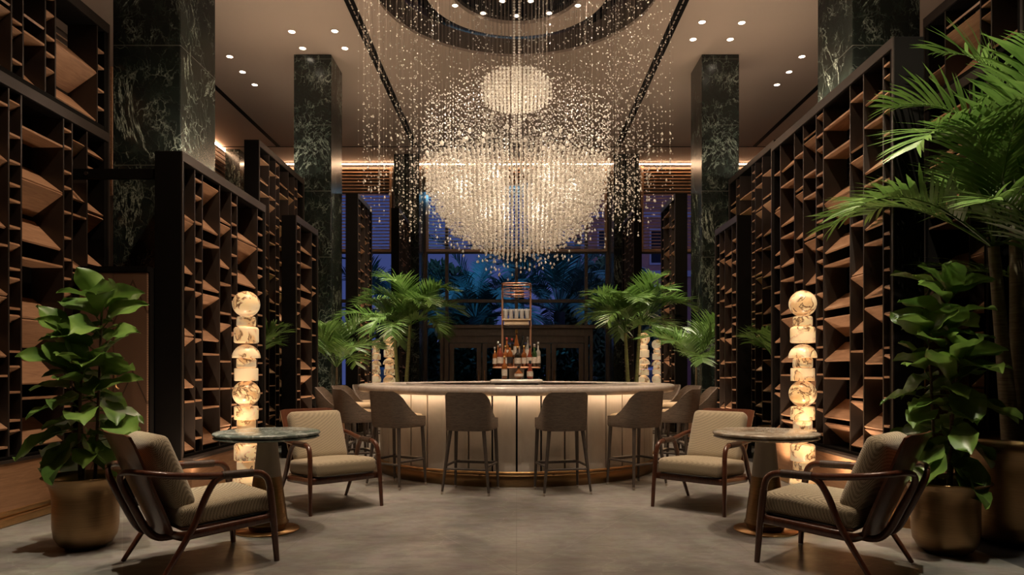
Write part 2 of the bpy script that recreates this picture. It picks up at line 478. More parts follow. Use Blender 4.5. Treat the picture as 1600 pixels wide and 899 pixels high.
def alabaster(name, seed, strength=1.0):
    m, nt, b = new_mat(name)
    tc = N(nt, 'TexCoord'); oi = N(nt, 'ObjectInfo')
    ad = N(nt, 'VectorMath', operation='ADD'); nt.links.new(tc.outputs['Object'], ad.inputs[0])
    cb = N(nt, 'CombineXYZ'); mu = math_(nt, 'MULTIPLY', oi.outputs['Random'], 37.0)
    nt.links.new(mu, cb.inputs[0]); nt.links.new(cb.outputs[0], ad.inputs[1])
    n = noise(nt, ad.outputs[0], 5.0, 5, .55, 1.6)
    cl = ramp(nt, n.outputs[0], [(.30, (1, .66, .31)), (.47, (1.0, .70, .36)), (.50, (.22, .11, .04)), (.515, (.12, .06, .03)), (.55, (.85, .52, .24)), (.75, (.70, .38, .14))])
    mk = ramp(nt, noise(nt, ad.outputs[0], 4, 2).outputs[0], [(.40, (0, 0, 0)), (.50, (1, 1, 1))])
    cl = mixc(nt, (1, .73, .42), cl, mk)
    nt.links.new(cl, b.inputs['Base Color']); nt.links.new(cl, b.inputs['Emission Color'])
    b.inputs['Emission Strength'].default_value = strength
    b.inputs['Roughness'].default_value = .3
    return m
M['alab'] = alabaster('lit_alabaster', 0, .36)

def panel_mat():
    m, nt, b = new_mat('bar_leather_panel')
    n = noise(nt, coords(nt, (1, 1, .6)), 2.2, 5, .6, .5)
    nt.links.new(ramp(nt, n.outputs[0], [(.3, (.52, .45, .38)), (.7, (.72, .65, .57))]), b.inputs['Base Color'])
    b.inputs['Roughness'].default_value = .45
    return m
M['panel'] = panel_mat()

def fluted():
    m, nt, b = new_mat('fluted_oak')
    v = coords(nt)
    sp = N(nt, 'SeparateXYZ'); nt.links.new(v, sp.inputs[0])
    # chevron relief of fine ribs
    ax = math_(nt, 'PINGPONG', sp.outputs['X'], .18)
    zz = math_(nt, 'ADD', sp.outputs['Z'], math_(nt, 'MULTIPLY', ax, 2.2))
    rib = math_(nt, 'PINGPONG', zz, .011)
    rib = math_(nt, 'MULTIPLY', rib, 90)
    dia = math_(nt, 'PINGPONG', math_(nt, 'SUBTRACT', sp.outputs['Z'], math_(nt, 'MULTIPLY', ax, 2.2)), .42)
    dl = ramp(nt, dia, [(0, (1, 1, 1)), (.012, (1, 1, 1)), (.02, (0, 0, 0))])
    c = ramp(nt, rib, [(0, (.08, .042, .026)), (1, (.21, .115, .07))])
    c = mixc(nt, c, (.05, .025, .015), dl)
    nt.links.new(c, b.inputs['Base Color']); b.inputs['Roughness'].default_value = .5
    bump(nt, b, rib, .3, .004)
    return m
M['fluted'] = fluted()

def glassy(name, tint=(1, 1, 1), refl=.12, rough=.02):
    m, nt, b = new_mat(name)
    nt.nodes.remove(b)
    t = N(nt, 'BsdfTransparent'); g = N(nt, 'BsdfGlossy'); mx = N(nt, 'MixShader'); lw = N(nt, 'LayerWeight')
    lw.inputs['Blend'].default_value = refl
    t.inputs[0].default_value = (*tint, 1); g.inputs['Roughness'].default_value = rough
    nt.links.new(lw.outputs['Fresnel'], mx.inputs[0]); nt.links.new(t.outputs[0], mx.inputs[1]); nt.links.new(g.outputs[0], mx.inputs[2])
    nt.links.new(mx.outputs[0], nt.nodes['Material Output'].inputs[0])
    return m
M['pane'] = glassy('window_glass', (.93, .96, 1), .03)
M['tumbler'] = glassy('clear_glass', (.88, .86, .84), .45)
_nt = M['tumbler'].node_tree; _o = _nt.nodes['Material Output']; _sh = _o.inputs[0].links[0].from_socket; _d = N(_nt, 'BsdfDiffuse'); _d.inputs[0].default_value = (.85, .82, .78, 1); _mm = N(_nt, 'MixShader'); _mm.inputs[0].default_value = .42
_nt.links.new(_sh, _mm.inputs[1]); _nt.links.new(_d.outputs[0], _mm.inputs[2]); _nt.links.new(_mm.outputs[0], _o.inputs[0])

def crystal():
    m, nt, b = new_mat('crystal_bead')
    b.inputs['Base Color'].default_value = (.92, .88, .82, 1); b.inputs['Roughness'].default_value = .12
    b.inputs['Specular IOR Level'].default_value = 1.0
    t = N(nt, 'BsdfTranslucent'); t.inputs[0].default_value = (.95, .9, .82, 1)
    mx = N(nt, 'MixShader'); mx.inputs[0].default_value = .3
    nt.links.new(b.outputs[0], mx.inputs[1]); nt.links.new(t.outputs[0], mx.inputs[2])
    g = N(nt, 'BsdfTransparent'); m2 = N(nt, 'MixShader'); m2.inputs[0].default_value = .28
    nt.links.new(mx.outputs[0], m2.inputs[1]); nt.links.new(g.outputs[0], m2.inputs[2])
    nt.links.new(m2.outputs[0], nt.nodes['Material Output'].inputs[0])
    return m
M['crystal'] = crystal()
M['wire'] = simple('strand_wire', (.22, .18, .15), .5, .2)
def emis(name, col, st):
    m, nt, b = new_mat(name)
    b.inputs['Emission Color'].default_value = (*col, 1); b.inputs['Emission Strength'].default_value = st
    b.inputs['Base Color'].default_value = (*col, 1)
    return m
M['led'] = emis('warm_led', (1, .74, .48), 19)
M['cove'] = emis('cove_led', (1, .64, .38), 42)
M['lens'] = emis('downlight_lens', (1, .86, .66), 9)
M['headlamp'] = emis('car_lamp', (.8, .9, 1), 2)
def liquor(name, col):
    m, nt, b = new_mat(name)
    b.inputs['Base Color'].default_value = (*col, 1); b.inputs['Roughness'].default_value = .08
    b.inputs['Transmission Weight'].default_value = .25; b.inputs['Coat Weight'].default_value = .6
    return m
LIQ = [liquor('amber_bottle', (.32, .10, .025)), liquor('dark_bottle', (.02, .016, .012)), liquor('clear_bottle', (.42, .38, .32)),
       liquor('green_bottle', (.04, .09, .03)), liquor('red_bottle', (.30, .06, .03))]

# ------------------------------------------------------------------ the room shell
XW, YB, YF = 7.9, 19.4, -1.5
def struct(name, mat, fn, label=None, **k):
    o = obj(name, mat, fn, **k); o['kind'] = 'structure'
    if label: o['label'] = label
    return o
struct('floor', M['floor'], lambda m: m.box(-XW, 3.2, YF, YB, -.1, 0))
struct('floor_stone_band', M['darkcarpet'], lambda m: m.box(3.2, 3.58, YF, YB, -.1, 0)).name = 'trim_1'
struct('trim_2', M['brownstone'], lambda m: m.box(3.58, XW, YF, YB, -.1, 0))
struct('wall_left', M['wall'], lambda m: m.box(-XW-.15, -XW, YF, YB, 0, CEIL+.3))
struct('wall_right', M['wall'], lambda m: m.box(XW, XW+.15, YF, YB, 0, CEIL+.3))
struct('wall_front', M['wall'], lambda m: m.box(-XW, XW, YF-.15, YF, 0, CEIL+.3))
# ceiling with a round opening that holds the coffer
RC = (0.0, 10.5)
def ceil_fn(m):
    n = 96; r = 2.21; x0, x1, y0, y1 = -XW+.1, XW-.1, YF, 19.15
    inner = []; outer = []
    for k in range(n):
        a = 2*PI*k/n; c, s = math.cos(a), math.sin(a)
        inner.append((RC[0]+r*c, RC[1]+r*s))
        t = min((x1-RC[0])/c if c > 1e-9 else 1e9, (x0-RC[0])/c if c < -1e-9 else 1e9,
                (y1-RC[1])/s if s > 1e-9 else 1e9, (y0-RC[1])/s if s < -1e-9 else 1e9)
        outer.append((RC[0]+t*c, RC[1]+t*s))
    # square corners
    for (cx, cy) in ((x0, y0), (x1, y0), (x0, y1), (x1, y1)):
        k = min(range(n), key=lambda i: (outer[i][0]-cx)**2+(outer[i][1]-cy)**2)
        outer[k] = (cx, cy)
    vs = [(x, y, z) for z in (CEIL, CEIL+.12) for ring in (inner, outer) for x, y in ring]
    fs = []
    for k in range(n):
        q = (k+1) % n
        fs.append((k, n+k, n+q, q)[::-1]); fs.append((2*n+k, 3*n+k, 3*n+q, 2*n+q))
        fs.append((k, q, 2*n+q, 2*n+k)); fs.append((n+k, 3*n+k, 3*n+q, n+q))
    m.add(vs, fs)
struct('ceiling', M['ceiling'], ceil_fn)
struct('wall_upper', M['wall'], lambda m: m.box(-XW-.15, XW+.15, YF, YB+.3, CEIL+.3, CEIL+.4)).name = 'ceiling_upper'
# coffer: mirror ring, plaster ring, mirror disc
struct('trim_3', M['mirror'], lambda m: m.lathe([(1.43, .05), (2.21, .05), (2.21, .09), (1.43, .09), (1.43, .05)], 96, (RC[0], RC[1], CEIL), cap=False))
struct('trim_4', M['ceiling'], lambda m: m.lathe([(1.02, 0), (1.43, 0), (1.43, .09), (1.02, .09), (1.02, 0)], 96, (RC[0], RC[1], CEIL), smooth=False, cap=False))
struct('trim_5', M['mirror'], lambda m: m.lathe([(0, .06), (1.02, .06), (1.02, .1), (0, .1)], 96, (RC[0], RC[1], CEIL), smooth=False, cap=False))
# black linear slots in the ceiling
k = 6
for s in (-1, 1):
    def f(m, s=s):
        for dx in (-.045, .045): m.box(s*2.64+dx-.032, s*2.64+dx+.032, 1.5, 17.8, CEIL-.012, CEIL+.01)
        for j in range(60):
            y = 8+j*.16; m.box(s*2.64-.075, s*2.64+.075, y, y+.02, CEIL-.016, CEIL+.005)
    struct('trim_%d' % k, M['black'], f); k += 1
    struct('trim_%d' % k, M['black'], lambda m, s=s: m.box(s*6.2-.05, s*6.2+.05, 1.5, 17.8, CEIL-.012, CEIL+.01)); k += 1
struct('trim_%d' % k, M['black'], lambda m: m.box(-XW+.2, XW-.2, 17.8, 17.84, CEIL-.008, CEIL+.01)); k += 1
# coves: light strips glowing above the window heads
tag(struct('trim_%d' % k, M['cove'], lambda m: m.box(-XW+.25, XW-.25, 19.2, 19.225, CEIL-.05, CEIL-.02)), 'warm cove light strip along the back wall'); k += 1
for s in (-1, 1):
    tag(struct('trim_%d' % k, M['cove'], lambda m, s=s: m.box(s*7.7-.012, s*7.7+.012, 14.5, 19.1, CEIL-.05, CEIL-.02)), 'warm cove light strip along the side wall'); k += 1

# ------------------------------------------------------------------ window wall
YW = 19.45
def frame_fn(xs, zs, x0, x1, z0, z1, w=.09, d=.14, y=YW):
    def f(m):
        for x in xs: m.box(x-w/2, x+w/2, y-d/2, y+d/2, z0, z1)
        for z in zs: m.box(x0, x1, y-d/2-.004, y+d/2-.004, z-w/2, z+w/2)
    return f
wn = 1
def window(x0, x1, mull, transoms, z0=0):
    global wn
    t = thing('window_%d' % wn, 'tall bronze framed window on the back wall', None, ((x0+x1)/2, YW, z0), kind='structure'); wn += 1
    del t['label']
    obj('window_frame', M['bronzetrim'], frame_fn([x0+.045, x1-.045]+mull, [z0+.045]+transoms+[4.62, CEIL-.1], x0, x1, z0, CEIL), t, world=True)
    obj('pane', M['pane'], lambda m: m.box(x0+.09, x1-.09, YW-.006, YW+.006, z0+.09, CEIL-.15), t, world=True)
    def lv(m):
        z = 4.74
        while z < CEIL-.12:
            m.obox(((x0+x1)/2, YW-.14, z), (x1-x0-.14, .07, .014), (R(28), 0, 0)); z += .092
        for x in [x0+.1, x1-.1]: m.box(x-.035, x+.035, YW-.19, YW-.09, 4.6, CEIL-.08)
        m.box(x0+.07, x1-.07, YW-.2, YW-.09, 4.6, 4.68)
    obj('louvre', M['slat'], lv, t, world=True)
    obj('louvre_back', M['bronzetrim'], lambda m: m.box(x0+.13, x1-.13, YW-.09, YW-.075, 6.25, CEIL-.1), t, world=True)
window(-2.62, 2.62, [-1.98, 0.0, 1.98], [3.22, 2.5])
for s in (-1, 1):
    a, b_ = sorted((s*3.45, s*5.6)); window(a, b_, [], [3.22])
    a, b_ = sorted((s*5.65, s*7.8)); window(a, b_, [], [3.22])
    struct('wall_back_%s' % ('left' if s < 0 else 'right'), M['bronzetrim'], lambda m, s=s: m.box(*sorted((s*2.62, s*3.45)), 19.25, YW+.1, 0, CEIL))
struct('wall_back', M['wall'], lambda m: m.box(-XW, XW, YW-.2, YW+.3, CEIL+.05, CEIL+.3))
# louvres of the side walls
for s in (-1, 1):
    t = thing('window_%d' % wn, None, None, (s*7.8, 14, 4.6), kind='structure'); wn += 1
    def lv(m, s=s):
        z = 4.74
        while z < CEIL-.12:
            m.obox((s*7.76, 15.0, z), (.075, 7.6, .016), (0, -s*R(28), 0)); z += .11
        for y in (11.2, 13.0, 14.8, 16.6, 18.4): m.box(*sorted((s*7.70, s*7.80)), y, y+.09, 4.6, CEIL-.05)
    obj('louvre', M['slat'], lv, t, world=True)

# vestibule with glazed doors
VY0, VY1 = 17.7, 19.2
def vest(m):
    m.box(-1.9, 1.9, VY0, VY1, 2.14, 2.34)
    m.box(-2.08, 2.08, VY0-.12, VY1, 2.34, 2.41)
    for x in (-1.86, -.05, 1.76): m.box(x, x+.1, VY0, VY0+.12, 0, 2.14)
    m.box(-1.98, -1.9, VY0+.0, VY0+.1, 0, 2.34); m.box(1.9, 1.98, VY0, VY0+.1, 0, 2.34)
    for x in (-1.9, 1.8): m.box(x, x+.08, VY0+.12, VY1, 0, 2.14)
    m.box(-1.86, 1.86, VY0+.03, VY0+.09, 1.96, 2.14)
struct('trim_%d' % k, M['bronzetrim'], vest); k += 1
dn = 1
for cx in (-.90, .90):
    for s in (-1, 1):
        x0, x1 = sorted((cx+s*.012, cx+s*.84))
        t = thing('door_%d' % dn, None, None, ((x0+x1)/2, VY0+.05, 0), kind='structure'); dn += 1
        def df(m, x0=x0, x1=x1):
            w = .12
            m.box(x0, x0+w, VY0+.03, VY0+.075, .01, 1.95); m.box(x1-w, x1, VY0+.03, VY0+.075, .01, 1.95)
            m.box(x0+w, x1-w, VY0+.03, VY0+.075, 1.83, 1.95); m.box(x0+w, x1-w, VY0+.03, VY0+.075, .01, .26)
        obj('door_frame', M['bronzetrim'], df, t, world=True)
        obj('pane', M['pane'], lambda m, x0=x0, x1=x1: m.box(x0+.12, x1-.12, VY0+.048, VY0+.056, .26, 1.83), t, world=True)
        hx = cx+s*.075
        def hf(m, hx=hx):
            m.cyl((hx, VY0-.03, .85), (hx, VY0-.03, 1.25), .011)
            for z in (.88, 1.22): m.cyl((hx, VY0-.03, z), (hx, VY0+.03, z), .008)
        obj('door_handle', M['brass_lite'], hf, t, world=True)

# ------------------------------------------------------------------ outside
def palm_foliage(m, crown, nfr, L, rng, e0=(35, 80), droop=1.5, nl=26, ll=.42, lw=.028, az0=0, zsq=1.0, stemr=.012, azr=None, ldroop=.5):
    cr = Vector(crown)
    for f in range(nfr):
        az = az0 + 2*PI*f/nfr*1.0 + rng.uniform(-.35, .35)
        if azr: az = rng.uniform(*azr)
        el = R(rng.uniform(*e0)); Lf = L*rng.uniform(.8, 1.1)
        out = Vector((math.cos(az), math.sin(az), 0)); side = Vector((-math.sin(az), math.cos(az), 0))
        pts = []; p = cr.copy(); n = 12
        for i in range(n+1):
            t = i/n; e = el - droop*t*t*rng.uniform(.9, 1.1)
            d = out*math.cos(e) + Vector((0, 0, math.sin(e)))
            pts.append(p.copy()); p = p + d*(Lf/n)
        m.tube(pts, [stemr*(1-.8*i/n) for i in range(n+1)], 4)
        for j in range(nl):
            t = .26 + .74*j/(nl-1)
            fi = t*n; i0 = min(n-1, int(fi)); fr_ = fi-i0
            b = pts[i0].lerp(pts[i0+1], fr_); tan = (pts[i0+1]-pts[i0]).normalized()
            up = side.cross(tan) * -1
            if up.z < 0 and abs(tan.z) < .95: up = -up
            ln = ll*(.45+.75*math.sin(PI*min(1, (t-.1)/.95)))*rng.uniform(.85, 1.1)
            for sg in (-1, 1):
                d0 = (side*sg*.80 + tan*(.55+.4*t) + up*rng.uniform(.15, .45)).normalized()
                dd = rng.uniform(.6, 1.2)*ldroop
                q = [b]
                for sidx in range(3):
                    dv = (d0 + Vector((0, 0, -1))*dd*(sidx+.3)/3).normalized()
                    q.append(q[-1] + dv*(ln/3))
                wv = tan.cross(d0).cross(d0).normalized()
                w = lw*rng.uniform(.8, 1.15)
                ws = (.35*w, .5*w, .42*w)
                vs = []
                for a_, ww in zip(q[:3], ws): vs += [a_-wv*ww, a_+wv*ww]
                vs.append(q[3])
                m.add(vs, [(0, 1, 3, 2), (2, 3, 5, 4), (4, 5, 6)], True)

struct('ground', M['asphalt'], lambda m: m.box(-30, 30, 19.6, 60, -.2, -.02))
for i, (x, y, h, L, n, lab) in enumerate((
        (-1.4, 23.2, 3.0, 3.6, 26, 'large feathery palm outside, left of the middle window bar'),
        (1.5, 24.0, 3.3, 3.6, 26, 'large feathery palm outside, right of the middle window bar'),
        (0.1, 27.5, 4.6, 4.0, 26, 'tall feathery palm outside, farther back behind the middle window bar'),
        (-5.0, 25.5, 3.4, 3.2, 16, 'large feathery palm outside, seen past the left tall palm'))):
    rng = random.Random(60+i)
    t = thing('garden_palm_tree', lab, 'palm tree', (x, y, 0))
    obj('trunk', M['outtrunk'], lambda m: m.tube([(0, 0, 0), (.05, 0, h*.5), (0, 0, h)], [.22, .18, .2], 12), t)
    obj('foliage', M['outleaf'], lambda m: palm_foliage(m, (0, 0, h), n, L, rng, (5, 80), 1.5, 34, .62, .05, stemr=.03), t)
def bush(m, c, r, n, rng, ls=.16):
    for _ in range(n):
        d = Vector((rng.gauss(0, 1), rng.gauss(0, 1), rng.gauss(0, 1))).normalized()*rng.uniform(.6, 1)
        p = Vector((c[0]+d.x*r[0], c[1]+d.y*r[1], c[2]+d.z*r[2]))
        if p.z < .02: continue
        a = Vector((rng.gauss(0, 1), rng.gauss(0, 1), rng.gauss(0, 1)+.6)).normalized(); b = a.orthogonal().normalized()
        m.add([p, p+a*ls*.5+b*ls*.25, p+a*ls, p+a*ls*.5-b*ls*.25], [(0, 1, 2, 3)])
for i, (x, y, r, lab) in enumerate(((-1.25, 21.3, (1.2, .5, 1.15), 'dark shrub outside, seen through the left glazed doors'), (1.25, 21.3, (1.2, .5, 1.15), 'dark shrub outside, seen through the right glazed doors'),
                               (3.7, 27.5, (2.0, 1.2, 2.9), 'dense dark tree outside in front of the brick building'),
                               (-3.4, 28.5, (2.6, 1.2, 2.8), 'dense dark tree outside, behind the left garden palm'))):
    rng = random.Random(80+i)
    t = thing('garden_shrub', lab, 'shrub', (x, y, 0))
    obj('stem', M['trunk'], lambda m: m.tube([(0, 0, 0), (0, 0, r[2])], [.06, .03], 8), t)
    obj('foliage', M['shrubleaf'], lambda m: bush(m, (0, 0, r[2]+.15), r, 5200 if r[2] < 2 else 9000, rng, .2 if r[2] < 2 else .32), t)
t = thing('street_building', 'reddish brick building across the street, seen on the right', 'building', (6.5, 34, 0))
def bw(m):
    m.box(-3.2, 9, 0, 5, 0, 11)
obj('facade', M['building'], bw, t)
def bt(m):
    for z in (2.9, 5.9, 8.8): m.box(-3.35, 9.1, -.15, .1, z, z+.3)
    for x in (-3.3, -.9, 1.6): m.box(x, x+.28, -.08, .05, 0, 11)
obj('cornice', M['buildtrim'], bt, t)
for x in (-2.4, .2, 2.6):
    for z in (3.8, 6.6):
        w = obj('window', M['buildtrim'], lambda m, x=x, z=z: (m.box(x-.08, x+.98, -.06, .02, z-.1, z+1.7)), t)
        obj('pane', M['mirror'], lambda m, x=x, z=z: (m.box(x, x+.9, -.08, -.05, z, z+1.6)), w)
for i, (x, y, lab) in enumerate(((3.9, 22.6, 'pale parked car outside the right windows'), (-4.1, 23.0, 'pale parked car outside the left windows'))):
    t = thing('parked_car', lab, 'car', (x, y, 0))
    def cb(m):
        m.rbox((0, 0, .55), (.85, 2.0, .33), .18, 8); m.rbox((0, .1, 1.02), (.72, 1.1, .34), .22, 8)
    obj('body', simple('car_paint', (.35, .38, .45), .25, .4, .5) if i == 0 else bpy.data.materials['car_paint'], cb, t)
    for sx in (-.8, .8):
        for sy in (-1.25, 1.25):
            obj('wheel', M['black'], lambda m, sx=sx, sy=sy: m.cyl((sx-.1, sy, .3), (sx+.1, sy, .3), .31, seg=20), t)
    for sx in (-.6, .6):
        obj('headlamp', M['headlamp'], lambda m, sx=sx: m.rbox((sx, -1.98, .6), (.14, .04, .06), .03, 4), t)

# ------------------------------------------------------------------ marble columns
def column(x0, x1, y0, y1, label):
    t = thing('marble_column', label, 'column', ((x0+x1)/2, (y0+y1)/2, 0))
    obj('shaft', M['marble'], lambda m: m.box(x0, x1, y0, y1, 0.12, CEIL-.004), t, world=True, bevel=.012)
    obj('base', M['black'], lambda m: m.box(x0-.03, x1+.03, y0-.03, y1+.03, 0, .12), t, world=True)
for s, sd in ((-1, 'left'), (1, 'right')):
    a, b_ = sorted((s*3.42, s*4.11)); column(a, b_, 6.95, 7.76, 'nearest dark veined marble column on the %s, cut off by the top of the view' % sd)
    a, b_ = sorted((s*3.42, s*4.11)); column(a, b_, 12.6, 13.4, 'middle dark veined marble column on the %s, whole top in view' % sd)
    a, b_ = sorted((s*2.62, s*3.31)); column(a, b_, 18.4, 19.2, 'farthest dark veined marble column beside the %s end of the centre window' % sd)
    a, b_ = sorted((s*7.3, s*7.68)); column(a, b_, 18.0, 18.5, 'narrow dark marble pilaster in the far %s corner' % sd)

# ------------------------------------------------------------------ shelving screens
BAYS = [.26, .16, .40, .29, .15, .55, .18, .34]
def bookcase(s, X, T, y0, y1, z0, z1, seed, label, back=True, plinth=0.0, px=.09, rails=(), scale=1.0, ends=.07, bars=True, nose=False, pz=.0, bays=None):
    """s side (-1 left, 1 right); X = |x| of the face towards the room, T thickness"""
    rng = random.Random(seed)
    t = thing('shelving_screen', label, 'bookcase', (s*(X+T/2), (y0+y1)/2, pz))
    xi, xo = s*X, s*(X+T)
    def bx(m, xa, xb, *r): m.box(*sorted((xa, xb)), *r)
    fw = .10
    def fr(m):
        bx(m, xi, xo, y0, y0+ends, z0, z1); bx(m, xi, xo, y1-ends, y1, z0, z1)
        bx(m, xi, xo, y0+ends, y1-ends, z1-fw, z1); bx(m, xi, xo, y0+ends, y1-ends, z0, z0+.05)
        for r in rails: bx(m, xi-s*.004, xo, y0+ends, y1-ends, r-.06, r+.06)
    f = obj('frame', M['black'], fr, t, world=True, bevel=.006)
    def lip(m):
        bx(m, xi-s*.012, xi-s*.001, y0+.0, y0+.022, z0, z1); bx(m, xi-s*.012, xi-s*.001, y0+.022, y1, z1-fw+.01, z1-.0)
        bx(m, xi-s*.012, xi-s*.001, y1-.022, y1, z0, z1-fw+.01)
    obj('frame_trim', M['frame'], lip, t, world=True, label='bronze coloured edge trim')
    if back:
        obj('back_panel', M['black'], lambda m: bx(m, xo-s*.012, xo, y0+ends, y1-ends, z0+.05, z1-fw), t, world=True)
    # bays
    ys = [y0+ends]; BY = bays or BAYS; k_ = 0 if bays else rng.randrange(len(BAYS))
    while ys[-1] < y1-ends-.08:
        ys.append(min(y1-ends, ys[-1]+BY[k_ % len(BY)]*(1 if bays else scale))); k_ += 1
    if y1-ends-ys[-2] < .1: ys.pop(-2)
    ys[-1] = y1-ends
    levels = [z0+.05]+[r for r in rails]+[z1-fw]
    for y in ys[1:-1]:
        obj('divider', M['frame'], lambda m: bx(m, xi-s*.002, xo-s*.014, y-.008, y+.008, z0+.05, z1-fw), t, world=True)
    sh = []
    base_g = [z0+.05+i*1.35*scale for i in range(int((z1-z0)/(1.35*scale))+1)]
    for a, b_ in zip(ys[:-1], ys[1:]):
        wdt = b_-a; small = wdt < .185
        z = z0+.1+rng.uniform(.02, .12)
        pat = rng.randrange(3); i = 0
        while z < z1-fw-.06:
            if any(abs(z-r) < .11 for r in rails): z += .12; continue
            if small:
                tilt = rng.choice([0, 0, 0, .5]); step = rng.uniform(.12, .24)
            else:
                tp = (i+pat) % 4
                tilt = (-.78, .70, -.70, 0.0)[tp] if rng.random() < .9 else 0
                step = (.28, .22, .34, .25)[tp]*rng.uniform(.85, 1.2)
            sh.append((a+.008, b_-.008, z, tilt*rng.uniform(.85, 1.1))); z += step; i += 1
    # nearest / largest first
    def size(q): return (q[1]-q[0])*T/(((q[0]+q[1])/2)**2 + X*X)
    sh.sort(key=size, reverse=True)
    th = .018
    def board(m, q):
        a, b_, z, tilt = q
        d = (T-.016)
        hd = d/2*math.cos(tilt)
        cx = s*(X+T/2-.008)
        m.obox((cx, (a+b_)/2, z), (d/max(.8, math.cos(tilt))*.97 if abs(tilt) > .1 else d, b_-a-.004, th), (0, s*tilt, 0))
    for q in sh[:100]:
        obj('shelf', M['shelf'], lambda m: board(m, q), t, world=True)
    if sh[100:]:
        def rest(m):
            for q in sh[100:]: board(m, q)
        obj('shelf', M['shelf'], rest, t, world=True, kind='stuff')
    if plinth:
        def pl(m):
            bx(m, xi-s*px, xo, y0, y1, .12, z0)
            if nose:
                m.lathe([(.275, .12), (.275, z0)], 40, (s*(X-px+.275), y0-.05, 0))
        obj('plinth', M['plinth'], pl, t, world=True)
        def ft(m):
            bx(m, xi-s*(px+.05), xo, y0, y1, .0, .07); bx(m, xi-s*(px+.02), xo, y0, y1, .07, .12)
            if nose:
                m.lathe([(.325, 0), (.325, .06), (.30, .10), (.278, .12), (.278, .135)], 40, (s*(X-px+.275), y0-.05, 0))
        obj('foot_moulding', M['brass_lite'], ft, t, world=True, bevel=.015)
        obj('ledge', M['frame'], lambda m: bx(m, xi-s*(px+.01), xi-s*.013, y0+.3*nose, y1, z0, z0+.025), t, world=True)
    else:
        obj('foot', M['black'], lambda m: bx(m, xi, xo, y0, y1, 0, z0), t, world=True)
    return t

bookcase(-1, 4.12, .30, 2.6, 6.90, .50, 3.64, 3, 'lower run of dark shelving along the left edge behind the fig pot', plinth=.5, px=.02, bays=[.6, .2, .5, .15, .45, .2, .42, .35, .14, .53, .12, .22, .36])
# upper tier is its own screen standing on the lower one
def upper(s, y0, y1, zb, zt, seed, label, bays):
    t = bookcase(s, 4.12, .30, y0, y1, zb, zt, seed, label, back=False, bays=bays, pz=zb)
    for c in list(KIDS[t.name]):
        if c.name.startswith('foot'):
            KIDS[t.name].remove(c); bpy.data.objects.remove(c)
upper(-1, 2.6, 6.90, 3.64, 4.74, 4, 'upper tier of dark shelving stacked on the left run, showing the ceiling through it', [.6, .2, .5, .15, .45, .2, .42, .38, .13, .27, .13, .61, .12])
bookcase(-1, 3.143, .25, 6.4, 8.53, .40, 3.31, 11, 'freestanding dark shelving screen behind the left alabaster lamp', plinth=.4, px=.10, bays=[.20, .16, .40, .29, .16, .60, .22])
bookcase(-1, 3.91, .22, 10.35, 12.55, .30, 4.75, 12, 'tall dark shelving screen rising behind the left nearest screen', scale=1.1)
bookcase(-1, 3.14, .20, 9.7, 10.77, .10, 3.46, 13, 'low dark shelving screen just left of the small left palm')
bookcase(-1, 3.14, .24, 13.5, 14.8, .10, 4.75, 14, 'dark shelving screen between small left palm and tall left palm')
bookcase(-1, 2.84, .19, 16.5, 18.3, .10, 5.18, 15, 'farthest dark shelving screen on the left behind the tall palm')
bookcase(1, 4.12, .30, 5.95, 6.90, .50, 3.95, 23, 'lower dark shelving behind the big palm at the right edge', plinth=.5, px=.02, scale=1.25)
upper(1, 5.55, 6.90, 3.95, 4.80, 24, 'upper dark shelving tier above the big palm at the right edge', [.3, .14, .5, .2])
bookcase(1, 3.143, .25, 5.68, 8.40, .44, 4.03, 21, 'large dark shelving screen behind the right alabaster lamp', back=False, plinth=.44, px=.10, nose=True, bays=[.10, .33, .25, .56, .17, .32, .24, .41, .18])
bookcase(1, 3.91, .22, 10.35, 12.55, .30, 4.75, 22, 'tall dark shelving screen beyond the large right screen, blue light through it', back=False, scale=1.1)
bookcase(1, 3.14, .20, 9.7, 10.77, .10, 3.46, 25, 'low dark shelving screen just right of the small right palm')
bookcase(1, 3.14, .24, 13.5, 14.8, .10, 4.75, 26, 'dark shelving screen between small right palm and tall right palm')
bookcase(1, 2.84, .19, 16.5, 18.3, .10, 5.18, 27, 'farthest dark shelving screen on the right behind the tall palm')

# fluted cabinets closing the gap beside the near columns
for s, lab in ((-1, 'ribbed wooden two-door cabinet between the left shelving and the marble column'), (1, 'ribbed wooden cabinet half hidden behind the right fig tree')):
    xa, xb = sorted((s*4.04, s*3.40))
    y0 = 6.30 if s < 0 else 6.35
    t = thing('tall_cabinet', lab, 'cabinet', ((xa+xb)/2, y0+.2, 0))
    def body(m):
        m.box(xa, xb, y0+.03, y0+.5, .27, 2.16); m.box(xa, xb, y0-.01, y0+.5, 2.16, 2.21)
        m.box(xa, xb, y0+.08, y0+.5, .06, .27); m.box(xa, xb, y0+.0, y0+.5, 0, .06)
    obj('body', M['black'], body, t, world=True)
    xm = (xa+xb)/2
    for (u, v, hx) in ((xa+.01, xm-.003, xm-.05), (xm+.003, xb-.01, xm+.05)):
        d = obj('door', M['fluted'], lambda m: m.box(u, v, y0, y0+.028, .28, 2.15), t, world=True)
        def hd(m):
            m.tube([(hx, y0, 1.08), (hx, y0-.045, 1.10), (hx, y0-.05, 1.2), (hx, y0-.045, 1.30), (hx, y0, 1.32)], .008, 8)
        h = obj('handle', M['brass_lite'], hd, t, world=True)
        KIDS[t.name].remove(h); h.parent = d; KIDS.setdefault(d.name, []).append(h)
t = thing('steel_brace', 'black steel bar bracing the left shelving screens in front of the marble column', 'brace', (-3.75, 6.46, 3.05))
obj('bar', M['black'], lambda m: m.box(-4.35, -3.396, 6.43, 6.48, 3.06, 3.15), t, world=True)
